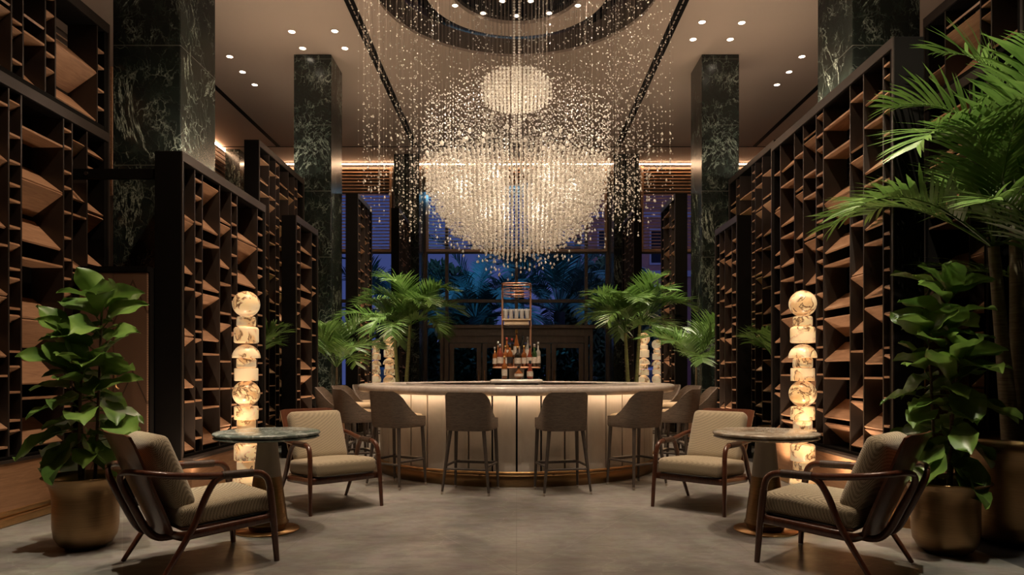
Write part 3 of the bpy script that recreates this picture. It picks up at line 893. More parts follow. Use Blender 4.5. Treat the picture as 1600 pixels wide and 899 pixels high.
for x in (-4.2, -4.05): obj('bolt', M['frame'], lambda m: m.cyl((x, 6.42, 3.105), (x, 6.43, 3.105), .018, seg=10), t, world=True)

# ------------------------------------------------------------------ the bar
bc = BARC
def P(a, r, z=0):   # angle measured from the side facing the camera
    return (bc[0]+r*math.sin(a), bc[1]-r*math.cos(a), z)
bar = thing('bar_counter', 'large round bar with pale stone top and upright leather panels', 'bar counter', (bc[0], bc[1], 0))
obj('countertop', M['bartop'], lambda m: m.lathe([(1.45, .985), (2.03, .985), (2.055, 1.0), (2.06, 1.03), (2.055, 1.062), (2.035, 1.076), (1.50, 1.076), (1.50, 1.072), (1.45, 1.072), (1.45, .985)], 128, (bc[0], bc[1], 0), cap=False), bar, world=True)
obj('inner_rim', M['bartop'], lambda m: m.lathe([(1.44, 1.06), (1.452, 1.06), (1.452, 1.085), (1.44, 1.085), (1.44, 1.06)], 96, (bc[0], bc[1], 0), cap=False), bar, world=True)
NP = 42
for i in range(NP):
    a0 = 2*PI*(i+.02)/NP+.03*2*PI/NP; a1 = 2*PI*(i+1-.03)/NP
    def pf(m):
        n = 6; vs = []
        for z in (.15, .98):
            for r in (1.78, 1.74):
                for j in range(n+1):
                    a = a0+(a1-a0)*j/n; vs.append(P(a, r+(.0 if 0 < j < n else -.006), z))
        w = n+1; fs = []
        for j in range(n):
            fs += [(j, j+1, 2*w+j+1, 2*w+j), (w+j+1, w+j, 3*w+j, 3*w+j+1), (2*w+j, 2*w+j+1, 3*w+j+1, 3*w+j), (w+j, w+j+1, j+1, j)]
        fs += [(0, 2*w, 3*w, w), (n, w+n, 3*w+n, 2*w+n)]
        m.add(vs, fs)
    obj('front_panel', M['panel'], pf, bar, world=True)
obj('core', M['black'], lambda m: m.lathe([(1.60, .02), (1.735, .02), (1.735, .985), (1.60, .985), (1.60, .02)], 96, (bc[0], bc[1], 0), cap=False), bar, world=True)
obj('kick_plate', M['brass'], lambda m: m.lathe([(1.736, 0), (1.81, 0), (1.81, .118), (1.80, .125), (1.736, .125)], 128, (bc[0], bc[1], 0), cap=False), bar, world=True)
obj('foot_rail', M['brass_lite'], lambda m: m.tube([P(2*PI*j/96, 1.835, .155) for j in range(97)], .015, 8), bar, world=True)
for j in range(14):
    a = 2*PI*(j+.5)/14
    obj('rail_bracket', M['brass_lite'], lambda m: m.cyl(P(a, 1.78, .13), P(a, 1.84, .152), .012, seg=8), bar, world=True)
obj('light_strip', M['led'], lambda m: m.lathe([(1.84, .979), (1.86, .979), (1.86, .984), (1.84, .984), (1.84, .979)], 96, (bc[0], bc[1], 0), cap=False), bar, world=True)
obj('inner_worktop', M['black'], lambda m: m.lathe([(1.0, .86), (1.6, .86), (1.6, .9), (1.0, .9), (1.0, .86)], 64, (bc[0], bc[1], 0), cap=False), bar, world=True)
obj('inner_cabinet', M['bronzetrim'], lambda m: m.lathe([(1.08, .0), (1.58, .0), (1.58, .86), (1.08, .86), (1.08, 0)], 64, (bc[0], bc[1], 0), cap=False), bar, world=True)

# island with the bottle rack
isl = thing('bottle_stand', 'copper framed bottle stand on a stone island in the middle of the bar', 'bottle stand', (bc[0], bc[1]-.1, 0))
iy = bc[1]-.1
obj('pedestal', M['bronzetrim'], lambda m: m.lathe([(.29, 0), (.29, 1.07)], 32, (0, iy, 0)), isl, world=True)
obj('stone_slab', M['bartop'], lambda m: m.rbox((0, iy, 1.105), (.34, .26, .03), .028, 8), isl, world=True)
def postpts(sx): return [(sx*.187, iy+.12, 1.13), (sx*.187, iy+.12, 2.40)]
for sx in (-1, 1):
    for dy in (.14, .10):
        obj('post', M['copper'], lambda m: m.box(sx*.187-.012, sx*.187+.012, iy+dy-.012+.0, iy+dy+.012, 1.13, 2.40), isl, world=True)
for z in (2.40, 2.335, 2.29, 2.245):
    def rg(m):
        pts = []
        for j in range(33):
            a = 2*PI*j/32; pts.append((.19*math.copysign(abs(math.cos(a))**.6, math.cos(a)), iy+.12+.13*math.copysign(abs(math.sin(a))**.7, math.sin(a)), z))
        m.tube(pts, .009 if z > 2.39 else .005, 8)
    obj('top_ring', M['copper'], rg, isl, world=True)
obj('bottle_shelf', M['copper'], lambda m: m.rbox((0, iy+.06, 1.285), (.315, .19, .011), .010, 6), isl, world=True)
obj('upper_step', M['copper'], lambda m: m.box(-.2, .2, iy+.08, iy+.24, 1.297, 1.40), isl, world=True)
obj('display_box', M['white'], lambda m: m.box(-.10, .10, iy-.02, iy+.10, 1.135, 1.273), isl, world=True, bevel=.004)
obj('glass_tray', M['cream'], lambda m: (m.prism([(-.185, iy+.0), (.185, iy+.0), (.185, iy+.24), (-.185, iy+.24)], 1.915, 1.93), m.prism([(-.165, iy+.02), (.165, iy+.02), (.165, iy+.22), (-.165, iy+.22)], 1.855, 1.915)), isl, world=True)
# glasses in the tray
g0 = None
def glass_fn(m):
    m.lathe([(.0, .001), (.026, .001), (.030, .01), (.027, .05), (.034, .105), (.036, .13), (.033, .13), (.030, .10), (.024, .05), (.025, .012), (0, .012)], 14, cap=False)
gi = 0
pos_words = ['front left corner', 'front row second from left', 'front row middle', 'front row second from right', 'front right corner',
             'back left corner', 'back row second from left', 'back row middle', 'back row second from right', 'back right corner']
for ry in (iy+.06, iy+.17):
    for q in range(5):
        if g0 is None:
            g = g0 = obj('drinking_glass', M['tumbler'], glass_fn)
        else:
            g = g0.copy(); COL.objects.link(g)
        g.location = (-.144+q*.072, ry, 1.931)
        tag(g, 'clear glass on the raised tray, %s' % pos_words[gi], 'glass', 'glasses on the raised tray'); gi += 1
# bottles
def bottle(x, y, z, h, r, liq, cap, lab, labelm='label', kind=0, lbl='bottle'):
    t = thing('liquor_bottle', lbl, 'bottle', (x, y, z), group='bottles on the stand in the middle of the bar')
    if kind == 0: prof = [(0, 0), (r, .003), (r, .55*h), (r*.85, .62*h), (r*.36, .70*h), (r*.32, .92*h), (0, .92*h)]
    elif kind == 1: prof = [(0, 0), (r*.9, .003), (r, .1*h), (r*.9, .45*h), (r*.5, .6*h), (r*.28, .72*h), (r*.26, .9*h), (0, .9*h)]
    else: prof = [(0, 0), (r*.6, .003), (r, .22*h), (r*.95, .45*h), (r*.55, .6*h), (r*.25, .7*h), (r*.25, .88*h), (0, .88*h)]
    obj('glass', LIQ[liq], lambda m: m.lathe(prof, 16, cap=False), t)
    obj('cap', cap, lambda m: m.lathe([(0, .86*h), (r*.40, .86*h), (r*.40, h), (0, h)], 12, cap=False), t)
    if kind != 2:
        obj('label', M[labelm], lambda m: m.lathe([(r*1.012, .15*h), (r*1.012, .43*h)], 16, cap=False), t)
    else:
        obj('label', M[labelm], lambda m: m.lathe([(r*1.02, .22*h), (r*.99, .42*h)], 16, cap=False), t)
capm = [simple('gold_cap', (.5, .3, .1), .35, .8), simple('black_cap', (.02, .02, .02), .4), simple('silver_cap', (.6, .58, .55), .3, .8), simple('red_cap', (.4, .05, .03), .4)]
zs = 1.297
BT = [  # x, dy, z, h, r, liquid, cap, label material, kind, description
    (-.285, .0, zs, .26, .030, 0, 2, 'label', 0, 'amber bottle at the left end of the copper shelf'),
    (-.215, -.02, zs, .30, .040, 4, 2, 'label', 0, 'reddish bottle second from the left on the copper shelf'),
    (-.245, .11, zs, .34, .032, 0, 2, 'label', 1, 'slim silver-capped bottle behind the two leftmost bottles'),
    (-.145, .0, zs, .28, .036, 0, 0, 'label', 0, 'amber bottle third from the left in the front row'),
    (-.085, -.03, zs, .30, .040, 0, 1, 'labelk', 0, 'amber bottle with dark label left of the centre bottle'),
    (-.13, .15, 1.40, .29, .034, 0, 3, 'label', 0, 'red-capped bottle on the step, left side'),
    (-.06, .15, 1.40, .28, .034, 1, 3, 'label', 1, 'dark red-capped bottle on the step beside the tall centre bottle'),
    (.0, .13, 1.40, .40, .046, 0, 0, 'label', 1, 'tallest bottle standing at the centre of the step'),
    (.015, -.06, zs, .27, .044, 1, 0, 'label', 0, 'dark bottle with large pale label at the front centre'),
    (.085, .15, 1.40, .31, .034, 1, 1, 'labelk', 0, 'black bottle on the step just right of the tallest bottle'),
    (.15, .15, 1.40, .30, .036, 2, 2, 'label', 1, 'pale bottle on the step at its right end'),
    (.10, .0, zs, .28, .036, 0, 0, 'label', 0, 'amber bottle just right of the front centre bottle'),
    (.175, -.02, zs, .29, .040, 4, 1, 'label', 1, 'round-shouldered reddish bottle on the right half of the shelf'),
    (.235, .0, zs, .30, .036, 3, 2, 'label', 0, 'green bottle second from the right on the copper shelf'),
    (.288, .03, zs, .33, .032, 2, 2, 'label', 0, 'tall clear bottle at the right end of the copper shelf'),
    (-.155, -.10, 1.135, .30, .037, 0, 0, 'label', 0, 'amber bottle standing on the stone slab, left'),
    (.03, -.15, 1.135, .17, .058, 0, 1, 'label', 2, 'squat round flask standing on the stone slab, centre'),
    (.175, -.10, 1.135, .24, .042, 4, 1, 'label', 1, 'reddish bottle standing on the stone slab, right'),
]
for (x, dy, z, h, r, li, ca, lm, kd, lb) in BT:
    if z < 1.2 and h > .16 and abs(x) > .1: dy = -.17
    bottle(x, iy+dy if z > 1.2 else iy+dy, z, h, r, li, capm[ca], lb, lm, kd, lb)

# ------------------------------------------------------------------ bar stools
def make_stool():
    t = thing('bar_stool', 'x', 'bar stool', (0, 0, 0), 0, 'bar stools around the round bar')
    # plan of the shell: from front right round the back to front left
    def plan():
        pts = []
        w, yf, yb, rr = .235, .20, -.215, .13
        pts.append((w, yf, 0)); pts.append((w, .07, .04)); pts.append((w, -.01, .24)); pts.append((w, yb+rr, .52))
        for j in range(1, 7):
            a = PI/2*j/6; pts.append((w-rr+rr*math.cos(a), yb+rr-rr*math.sin(a), min(1, .52+.56*math.sin(a)**.8)))
        pts.append((0, yb-.012, 1.0))
        L = pts[:-1]
        return pts + [(-x, y, q) for x, y, q in L[::-1]]
    pl = plan()
    def shell(m):
        nz = 7; vs = []; n = len(pl)
        for inner in (0, 1):
            for (x, y, q) in pl:
                ztop = .755 + .275*q
                for k in range(nz):
                    v = k/(nz-1); z = .64 + (ztop-.64)*v
                    fl = (z-.64)
                    px_ = x*(1+.03*fl/.39*q); py = y - .10*fl*q
                    if k == 0: px_ *= .97; py = y*.97
                    d = Vector((x, y+.02, 0)).normalized()
                    off = .022 if inner else 0
                    vs.append((px_-d.x*off, py-d.y*off, z))
        fs = []
        def id_(i, p, k): return (i*n+p)*nz+k
        for p in range(n-1):
            for k in range(nz-1):
                fs.append((id_(0, p, k), id_(0, p, k+1), id_(0, p+1, k+1), id_(0, p+1, k)))
                fs.append((id_(1, p, k), id_(1, p+1, k), id_(1, p+1, k+1), id_(1, p, k+1)))
            fs.append((id_(0, p, nz-1), id_(1, p, nz-1), id_(1, p+1, nz-1), id_(0, p+1, nz-1)))
            fs.append((id_(0, p, 0), id_(0, p+1, 0), id_(1, p+1, 0), id_(1, p, 0)))
        for p in (0, n-1):
            for k in range(nz-1):
                q = (id_(0, p, k), id_(1, p, k), id_(1, p, k+1), id_(0, p, k+1))
                fs.append(q if p == 0 else q[::-1])
        m.add(vs, fs, True)
    o = obj('backrest_shell', M['stoolshell'], shell, t)
    es = o.modifiers.new('edge', 'EDGE_SPLIT'); es.split_angle = R(45)
    def rnd(q, p):
        if p[1] < 0: q.x *= 1-.36*abs(p[1])**4; q.y *= 1-.06*abs(p[0])**3
        return q
    obj('seat_base', M['stoolshell'], lambda m: m.rbox((0, .0, .675), (.205, .185, .035), .025, 8, fn=rnd), t)
    obj('seat', M['cream'], lambda m: m.rbox((0, .01, .74), (.209, .19, .04), .03, 10, (.012, 0), fn=rnd), t)
    legs = [((.215, .17, .65), (.235, .20, 0)), ((-.215, .17, .65), (-.235, .20, 0)), ((.175, -.15, .65), (.245, -.215, 0)), ((-.175, -.15, .65), (-.245, -.215, 0))]
    for a, b_ in legs:
        a = Vector(a); b2 = Vector(b_)
        l = obj('leg', M['stoolleg'], lambda m: m.tube([a, a.lerp(b2, .5), a.lerp(b2, .955)], [.021, .018, .0125], 8), t)
        obj('leg_tip', M['steel'], lambda m: m.tube([a.lerp(b2, .955), b2], [.013, .011], 8), l)
    def at(i, z):
        a, b_ = Vector(legs[i][0]), Vector(legs[i][1]); return a.lerp(b_, (a.z-z)/a.z)
    for (i, j, z, h) in ((0, 2, .285, .013), (1, 3, .285, .013), (2, 3, .255, .012)):
        obj('stretcher', M['stoolleg'], lambda m: m.tube([at(i, z), at(j, z)], h, 6, False), t)
    def ft(m):
        a, b_ = at(0, .29), at(1, .29); m.box(b_.x, a.x, a.y-.035, a.y+.02, .272, .297)
    fr = obj('footrest', M['stoolleg'], ft, t)
    obj('footrest_plate', M['steel'], lambda m: m.box(-.17, .17, .15, .2, .298, .3015), fr)
    return t
st0 = make_stool()
ST = []
for s, sd in ((-1, 'left'), (1, 'right')):
    for (a, r, tw, lb) in (
            (12.7, 2.12, 0, 'bar stool seen from behind just %s of the bar centre' % sd),
            (37.8, 2.12, -3, 'bar stool at the front %s curve of the bar, seen three-quarter' % sd),
            (63, 2.14, -4, 'bar stool at the %s side of the bar, nearest of those seen in profile' % sd),
            (88, 2.38, 0, 'bar stool on the far %s side of the bar, partly behind the profile one' % sd),
            (109, 2.52, 0, 'bar stool second to last round the %s side of the bar' % sd),
            (124, 2.72, 4, 'farthest bar stool round the %s side, behind the bar end' % sd)):
        an = R(a)*s
        x = bc[0]+r*math.sin(an); y = bc[1]-r*math.cos(an)
        ST.append((x, y, an+R(tw)*s, lb))
for i, (x, y, an, lb) in enumerate(ST):
    o = st0 if i == 0 else copy_tree(st0)
    o.location = (x, y, 0); o.rotation_euler = (0, 0, an); o['label'] = lb

# ------------------------------------------------------------------ lounge chairs
def smooth_path(pts, n=5):
    P_ = [Vector(p) for p in pts]; out = []
    for i in range(len(P_)-1):
        p0 = P_[max(0, i-1)]; p1 = P_[i]; p2 = P_[i+1]; p3 = P_[min(len(P_)-1, i+2)]
        for k in range(n):
            t = k/n; t2 = t*t; t3 = t2*t
            out.append(.5*((2*p1)+(-p0+p2)*t+(2*p0-5*p1+4*p2-p3)*t2+(-p0+3*p1-3*p2+p3)*t3))
    out.append(P_[-1]); return out
def lerp_list(vals, n):
    out = []
    for i in range(n):
        t = i/(n-1)*(len(vals)-1); k = min(len(vals)-2, int(t)); out.append(vals[k]+(vals[k+1]-vals[k])*(t-k))
    return out
def make_lounge(cush, label, rear):
    t = thing('lounge_armchair', label, 'armchair', (0, 0, 0), 0, 'wooden lounge armchairs around the marble tables')
    for sx in (-1, 1):
        fl = smooth_path([(sx*.345, .345, 0), (sx*.338, .325, .28), (sx*.33, .305, .48)])
        obj('leg', M['walnut'], lambda m: m.tube(fl, lerp_list([.0155, .0195, .021], len(fl)), 10, flat=1.15), t)
        ap = smooth_path([(sx*.33, .305, .48), (sx*.327, .285, .55), (sx*.322, .23, .588), (sx*.32, .12, .592), (sx*.33, -.04, .598), (sx*.345, -.18, .612), (sx*.350, -.32, .632), (sx*.305, -.43, .65), (sx*.20, -.495, .655), (sx*.135, -.515, .64)])
        arm = obj('arm', M['walnut'], lambda m: m.tube(ap, lerp_list([.021, .021, .0215, .023, .023, .022, .020, .018, .016], len(ap)), 10), t)
        wp = smooth_path([(sx*.32, .19, .592), (sx*.32, .12, .592), (sx*.33, -.0, .596)])
        def wrap(m):
            m.tube(wp, .0245, 12)
            for j in range(len(wp)*2):
                q = wp[0].lerp(wp[-1], j/(len(wp)*2-1)); m.tube([q-Vector((0, .004, 0)), q+Vector((0, .004, 0))], .0265, 12)
        obj('arm_wrap', M['cordwrap'], wrap, arm)
        rl = smooth_path([(sx*.33, .02, .592), (sx*.336, -.05, .565), (sx*.34, -.11, .47), (sx*.345, -.19, .29), (sx*.352, -.375, 0)])
        obj('leg', M['walnut'], lambda m: m.tube(rl, lerp_list([.017, .021, .021, .020, .0145], len(rl)), 10), t)
        bp = smooth_path([(sx*.135, -.515, .64), (sx*.105, -.508, .58), (sx*.10, -.435, .42), (sx*.10, -.365, .28), (sx*.12, -.30, .225), (sx*.19, -.22, .235)])
        obj('back_support', M['walnut'], lambda m: m.tube(bp, lerp_list([.016, .020, .024, .024, .022, .018], len(bp)), 10), t)
        def rail(m):
            pts = smooth_path([(sx*.325, .31, .285), (sx*.325, .05, .272), (sx*.318, -.17, .258), (sx*.26, -.235, .245), (0, -.25, .24)])
            m.tube(pts, .03, 8, flat=.55, up=(0, 0, 1))
        obj('side_rail', M['walnut'], rail, t)
    obj('front_rail', M['walnut'], lambda m: m.rbox((0, .305, .285), (.325, .018, .03), .012, 4), t)
    obj('seat_deck', M['walnut'], lambda m: m.rbox((0, .03, .29), (.30, .26, .012), .008, 4), t)
    rec = R(-22)
    # curved wooden back shell
    def shell(m):
        n = 10; vs = []; fs = []
        for lay in (0, 1):
            for i in range(n+1):
                u = -1+2*i/n
                for k in range(n+1):
                    v = k/n
                    w = .235+.035*v
                    cr = 1.0
                    if v > .9: cr = .985 if k == n else 1
                    if v < .12: cr = .88+.12*(v/.12)
                    x = u*w*cr
                    up = .69*v
                    zc = -.03*math.cos(u*PI/2)      # shallow scoop
                    yy = -.235 - math.sin(-rec)*up + zc - (.02 if lay == 0 else .004)
                    if abs(u) > .99 and k == n: up -= .012
                    vs.append((x, yy, .235 + math.cos(rec)*up))
        w_ = n+1
        for i in range(n):
            for k in range(n):
                a = i*w_+k
                fs.append((a, a+w_, a+w_+1, a+1)); b_ = a+w_*w_
                fs.append((b_, b_+1, b_+w_+1, b_+w_))
        for i in range(n):
            a = i*w_; b_ = a+w_*w_; fs.append((a, b_, b_+w_, a+w_)); a += n; b_ += n; fs.append((a, a+w_, b_+w_, b_))
        for k in range(n):
            b_ = k+w_*w_; fs.append((k, k+1, b_+1, b_)); a = n*w_+k; b_ = a+w_*w_; fs.append((a, b_, b_+1, a+1))
        m.add(vs, fs, True)
    o = obj('back_shell', M['walnut_shell'], shell, t)
    es = o.modifiers.new('edge', 'EDGE_SPLIT'); es.split_angle = R(50)
    sc = obj('seat_cushion', cush, lambda m: m.rbox((0, .055, .372), (.298, .295, .068), .042, 12, (.022, .0), (R(3), 0, 0)), t)
    def pip(m, c, hx, hy, z, rot, r=.0035):
        mm = Euler(rot).to_matrix(); pts = []
        for j in range(49):
            a = 2*PI*j/48; e = .28
            pts.append(Vector(c)+mm @ Vector((hx*math.copysign(abs(math.cos(a))**e, math.cos(a)), hy*math.copysign(abs(math.sin(a))**e, math.sin(a)), z)))
        m.tube(pts, r, 6)
    obj('piping', M['piping'], lambda m: pip(m, (0, .055, .365), .294, .291, -.058, (R(3), 0, 0), .005), sc)
    def fn(q, p):
        q.y -= .0
        q.x *= 1-.05*abs(p[1])
        return q
    cpos = (0, -.245, .615); crot = (R(90)-rec*-1-R(0), 0, 0)
    bk = obj('back_cushion', cush, lambda m: m.rbox((0, -.262, .625), (.262, .245, .062), .05, 12, (.035, .01), (R(90)+R(22), 0, 0)), t)
    obj('piping', M['piping'], lambda m: pip(m, (0, -.262, .625), .256, .239, .004, (R(90)+R(22), 0, 0), .004), bk)
    return t
l0 = make_lounge(M['tweed'], 'wooden armchair in the front left corner with its back to us, tweed cushions', False)
l0.location = (-2.06, 4.48, 0); l0.rotation_euler = (0, 0, R(-45))
l1 = copy_tree(l0); l1.location = (2.055, 4.45, 0); l1.rotation_euler = (0, 0, R(45))
l1['label'] = 'wooden armchair in the front right corner with its back to us, tweed cushions'
l2 = make_lounge(M['tweed_b'], 'x', True)
l2.location = (-1.73, 6.33, 0); l2.rotation_euler = (0, 0, R(-139))
l2['label'] = 'wooden armchair facing us behind the grey-green marble table'
l3 = copy_tree(l2); l3.location = (1.735, 6.30, 0); l3.rotation_euler = (0, 0, R(139))
l3['label'] = 'wooden armchair facing us behind the tan marble table'

# ------------------------------------------------------------------ pedestal tables
for s, top, lb in ((-1, 'tabletop_green', 'round pedestal table with grey-green marble top, on the left'), (1, 'tabletop_tan', 'round pedestal table with tan marble top, on the right')):
    t = thing('pedestal_table', lb, 'table', (s*1.945, 5.335, 0))
    obj('tabletop', M[top], lambda m: m.lathe([(0, .742), (.375, .742), (.395, .75), (.40, .76), (.393, .771), (.375, .776), (0, .776)], 64, cap=False), t)
    obj('under_rim', M[top], lambda m: m.lathe([(0, .722), (.375, .722), (.393, .728), (.395, .736), (.38, .7415), (0, .7415)], 64, cap=False), t)
    obj('upper_cone', M['taupe'], lambda m: m.lathe([(.072, .7215), (.103, .425)], 40), t)
    obj('lower_cone', M['brass'], lambda m: m.lathe([(.105, .424), (.150, .075), (.158, .07), (.158, .055), (.145, .05), (.135, .016)], 40), t)
    obj('base_plate', M['brass_lite'], lambda m: m.lathe([(0, 0), (.238, 0), (.24, .004), (.238, .012), (0, .013)], 48, cap=False), t)

# ------------------------------------------------------------------ alabaster totem lamps
def totem_parts(t):
    R0 = .135; z = 2.05
    def sph(name, r, c): obj(name, M['alab'], lambda m: m.ball((0, 0, c), r, 32, 20), t)
    def blk(w, z0, z1, rr=.02, name='stone_block'):
        prof = [(0, z0)]
        for j in range(5): a = PI/2*j/4; prof.append((w-rr+rr*math.sin(a), z0+rr*.5-rr*.5*math.cos(a)))
        for j in range(5): a = PI/2*j/4; prof.append((w-rr+rr*math.cos(a), z1-rr*.9+rr*.9*math.sin(a)))
        prof.append((0, z1))
        obj(name, M['alab'], lambda m: m.lathe(prof, 36, cap=False), t)
    def dome(z0, h, r=.135, up=True):
        pr = []
        for j in range(10):
            a = PI/2*j/9; pr.append((r*math.cos(a), (h*math.sin(a))))
        if up: pr = [(0, z0)]+[(x, z0+q) for x, q in pr]
        else: pr = [(x, z0+h-q) for x, q in pr[::-1]]+[(0, z0+h)]
        obj('stone_dome', M['alab'], lambda m: m.lathe(pr, 36, cap=False), t)
    # heights follow the stack: sphere, small block, wide block, dome, small, wide, sphere, wide, small, bowl, wide, small, dome, foot
    pz = lambda px: 1.25+(579-px)*6.8/1067
    y = lambda q: pz(440+q/2.81)
    sph('stone_sphere', .131, y(98))
    blk(.092, y(198)+.001, y(153), .022); blk(.118, y(271), y(199), .03)
    dome(y(336)+.001, y(276)-y(336)); blk(.094, y(380)+.001, y(337), .02); blk(.113, y(437), y(381), .008)
    sph('stone_sphere', .131, y(493))
    blk(.115, y(608)+.001, y(549), .012); blk(.090, y(650)+.001, y(609), .015)
    dome(y(711), y(651)-y(711), .128, False); blk(.117, y(790)+.001, y(713), .03); blk(.090, y(829)+.001, y(791), .012)
    dome(y(890)+.001, y(830)-y(890), .132); blk(.112, .012, y(891), .015)
    obj('base_plate', M['brass_lite'], lambda m: m.lathe([(0, 0), (.15, 0), (.15, .011), (0, .011)], 32, cap=False), t)
t0 = thing('totem_floor_lamp', 'glowing alabaster totem lamp behind the grey-green marble table', 'floor lamp', (-2.71, 6.85, 0), 0, 'glowing alabaster totem lamps')
totem_parts(t0)
for (x, y, rz, lb) in ((2.85, 6.8, 2.3, 'glowing alabaster totem lamp behind the tan marble table'),
                       (-2.68, 14.4, 1.1, 'glowing alabaster totem lamp beyond the left end of the bar, by the tall palm'),
                       (2.68, 14.4, 4.1, 'glowing alabaster totem lamp beyond the right end of the bar'),
                       (-3.62, 17.6, .4, 'smallest alabaster totem lamp, farthest on the left'), (3.62, 17.6, 5.1, 'smallest alabaster totem lamp, farthest on the right')):
    c = copy_tree(t0); c.location = (x, y, 0); c.rotation_euler = (0, 0, rz); c['label'] = lb

# ------------------------------------------------------------------ plants
def pot_parts(t, r, h, rim, soil=True, mat='brass'):
    prof = [(0, 0), (r*.62, 0), (r*.64, .012), (r*.80, .03), (r*.95, .085), (r, .16), (r, h*.70), (r*1.02, h*.78), (r*1.08, h*.87), (r*1.18, h*.955), (rim, h), (rim-.004, h+.006),
            (r*1.13, h*.945), (r*1.04, h*.86), (r*.98, h*.76), (r*.97, h*.72), (0, h*.72)]
    obj('pot', M[mat], lambda m: m.lathe(prof, 56, cap=False), t)
    obj('soil', M['soil'], lambda m: m.lathe([(r*.96, h*.725), (r*.6, h*.76), (0, h*.775)], 28, cap=False), t)
def fig_leaf(m, b, d, up, L, W, droop, rng):
    d = Vector(d).normalized(); side = d.cross(Vector((rng.uniform(-.6, .6), rng.uniform(-.6, .6), 1)))
    if side.length < .05: side = Vector((1, 0, 0))
    side.normalize(); nrm = side.cross(d).normalized()
    nl, nw = 8, 6; vs = []; p = Vector(b); cur = d.copy()
    ph = rng.uniform(0, 6)
    cen = [p.copy()]
    for i in range(nl):
        cur = (cur + Vector((0, 0, -1))*droop/nl).normalized(); p = p+cur*L/nl; cen.append(p.copy())
    for i in range(nl+1):
        t = i/nl
        w = W*(.06+.94*(math.sin(PI*min(1, t**.9*.97+.02)))**.75*(.55+.55*t)) if 0 < t < 1 else (W*.05 if t == 0 else W*.12)
        for k in range(nw+1):
            u = -1+2*k/nw
            zz = .13*W*abs(u)**1.3 + .07*W*math.sin(t*11+ph+u*1.5)*abs(u)
            vs.append(cen[i]+side*(u*w*.5)+nrm*zz)
    fs = []
    for i in range(nl):
        for k in range(nw):
            a = i*(nw+1)+k; fs.append((a, a+1, a+nw+2, a+nw+1))
    m.add(vs, fs, True)
def fig_tree(x, y, r, h, rim, top, seed, label, spread=.0):
    rng = random.Random(seed)
    t = thing('potted_fig_tree', label, 'potted plant', (x, y, 0))
    pot_parts(t, r, h, rim)
    stems = []
    for j in range(3):
        a = j*2.1+.4; rr = .05
        hh = (top-.14, top-.42, top-.62)[j]
        stems.append(smooth_path([(rr*math.cos(a), rr*math.sin(a), h*.74), (rr*1.3*math.cos(a), rr*1.3*math.sin(a), h+.25), (rr*2.0*math.cos(a+.4)+spread*(j == 0), rr*2.0*math.sin(a+.4), hh)]))
    obj('stem', M['stem'], lambda m: [m.tube(s_, lerp_list([.014, .008], len(s_)), 8) for s_ in stems], t)
    obj('foliage', M['fig'], lambda m: [_fig_fill(m, stems, h, top, rng)], t)
    return t
def _fig_fill(m, stems, h, top, rng):
    az = 0
    for si, s_ in enumerate(stems):
        z0 = h+.15; z1 = s_[-1].z
        n = int((z1-z0)/.042)
        for i in range(n):
            q = i/(n-1); zz = z0+(z1-z0)*q
            p = min(s_, key=lambda v: abs(v.z-zz)); p = Vector((p.x, p.y, zz))
            az += 2.4+rng.uniform(-.4, .4)
            rad = zz/top
            el = R(-14+66*q**1.2+rng.uniform(-22, 22))
            d = Vector((math.cos(az)*math.cos(el), math.sin(az)*math.cos(el), math.sin(el)))
            pl = rng.uniform(.04, .12)*(1.15-.5*q)
            b = p+d*pl
            m.tube([p, b], .004, 5)
            L = rng.uniform(.24, .36)
            fig_leaf(m, b, d, (0, 0, 1), L, L*rng.uniform(.70, .88), rng.uniform(.5, 1.3), rng)
        for j in range(4):
            az += 1.7; el = R(rng.uniform(35, 65)); d = Vector((math.cos(az)*math.cos(el), math.sin(az)*math.cos(el), math.sin(el)))
            fig_leaf(m, s_[-1], d, (0, 0, 1), .30, .24, .9, rng)
fig_tree(-3.05, 4.84, .206, .505, .272, 1.86, 5, 'broad-leaved fig tree in a bronze flared pot, in the left foreground')
fig_tree(2.95, 4.70, .208, .49, .278, 1.92, 9, 'broad-leaved fig tree in a bronze flared pot, in the right foreground')

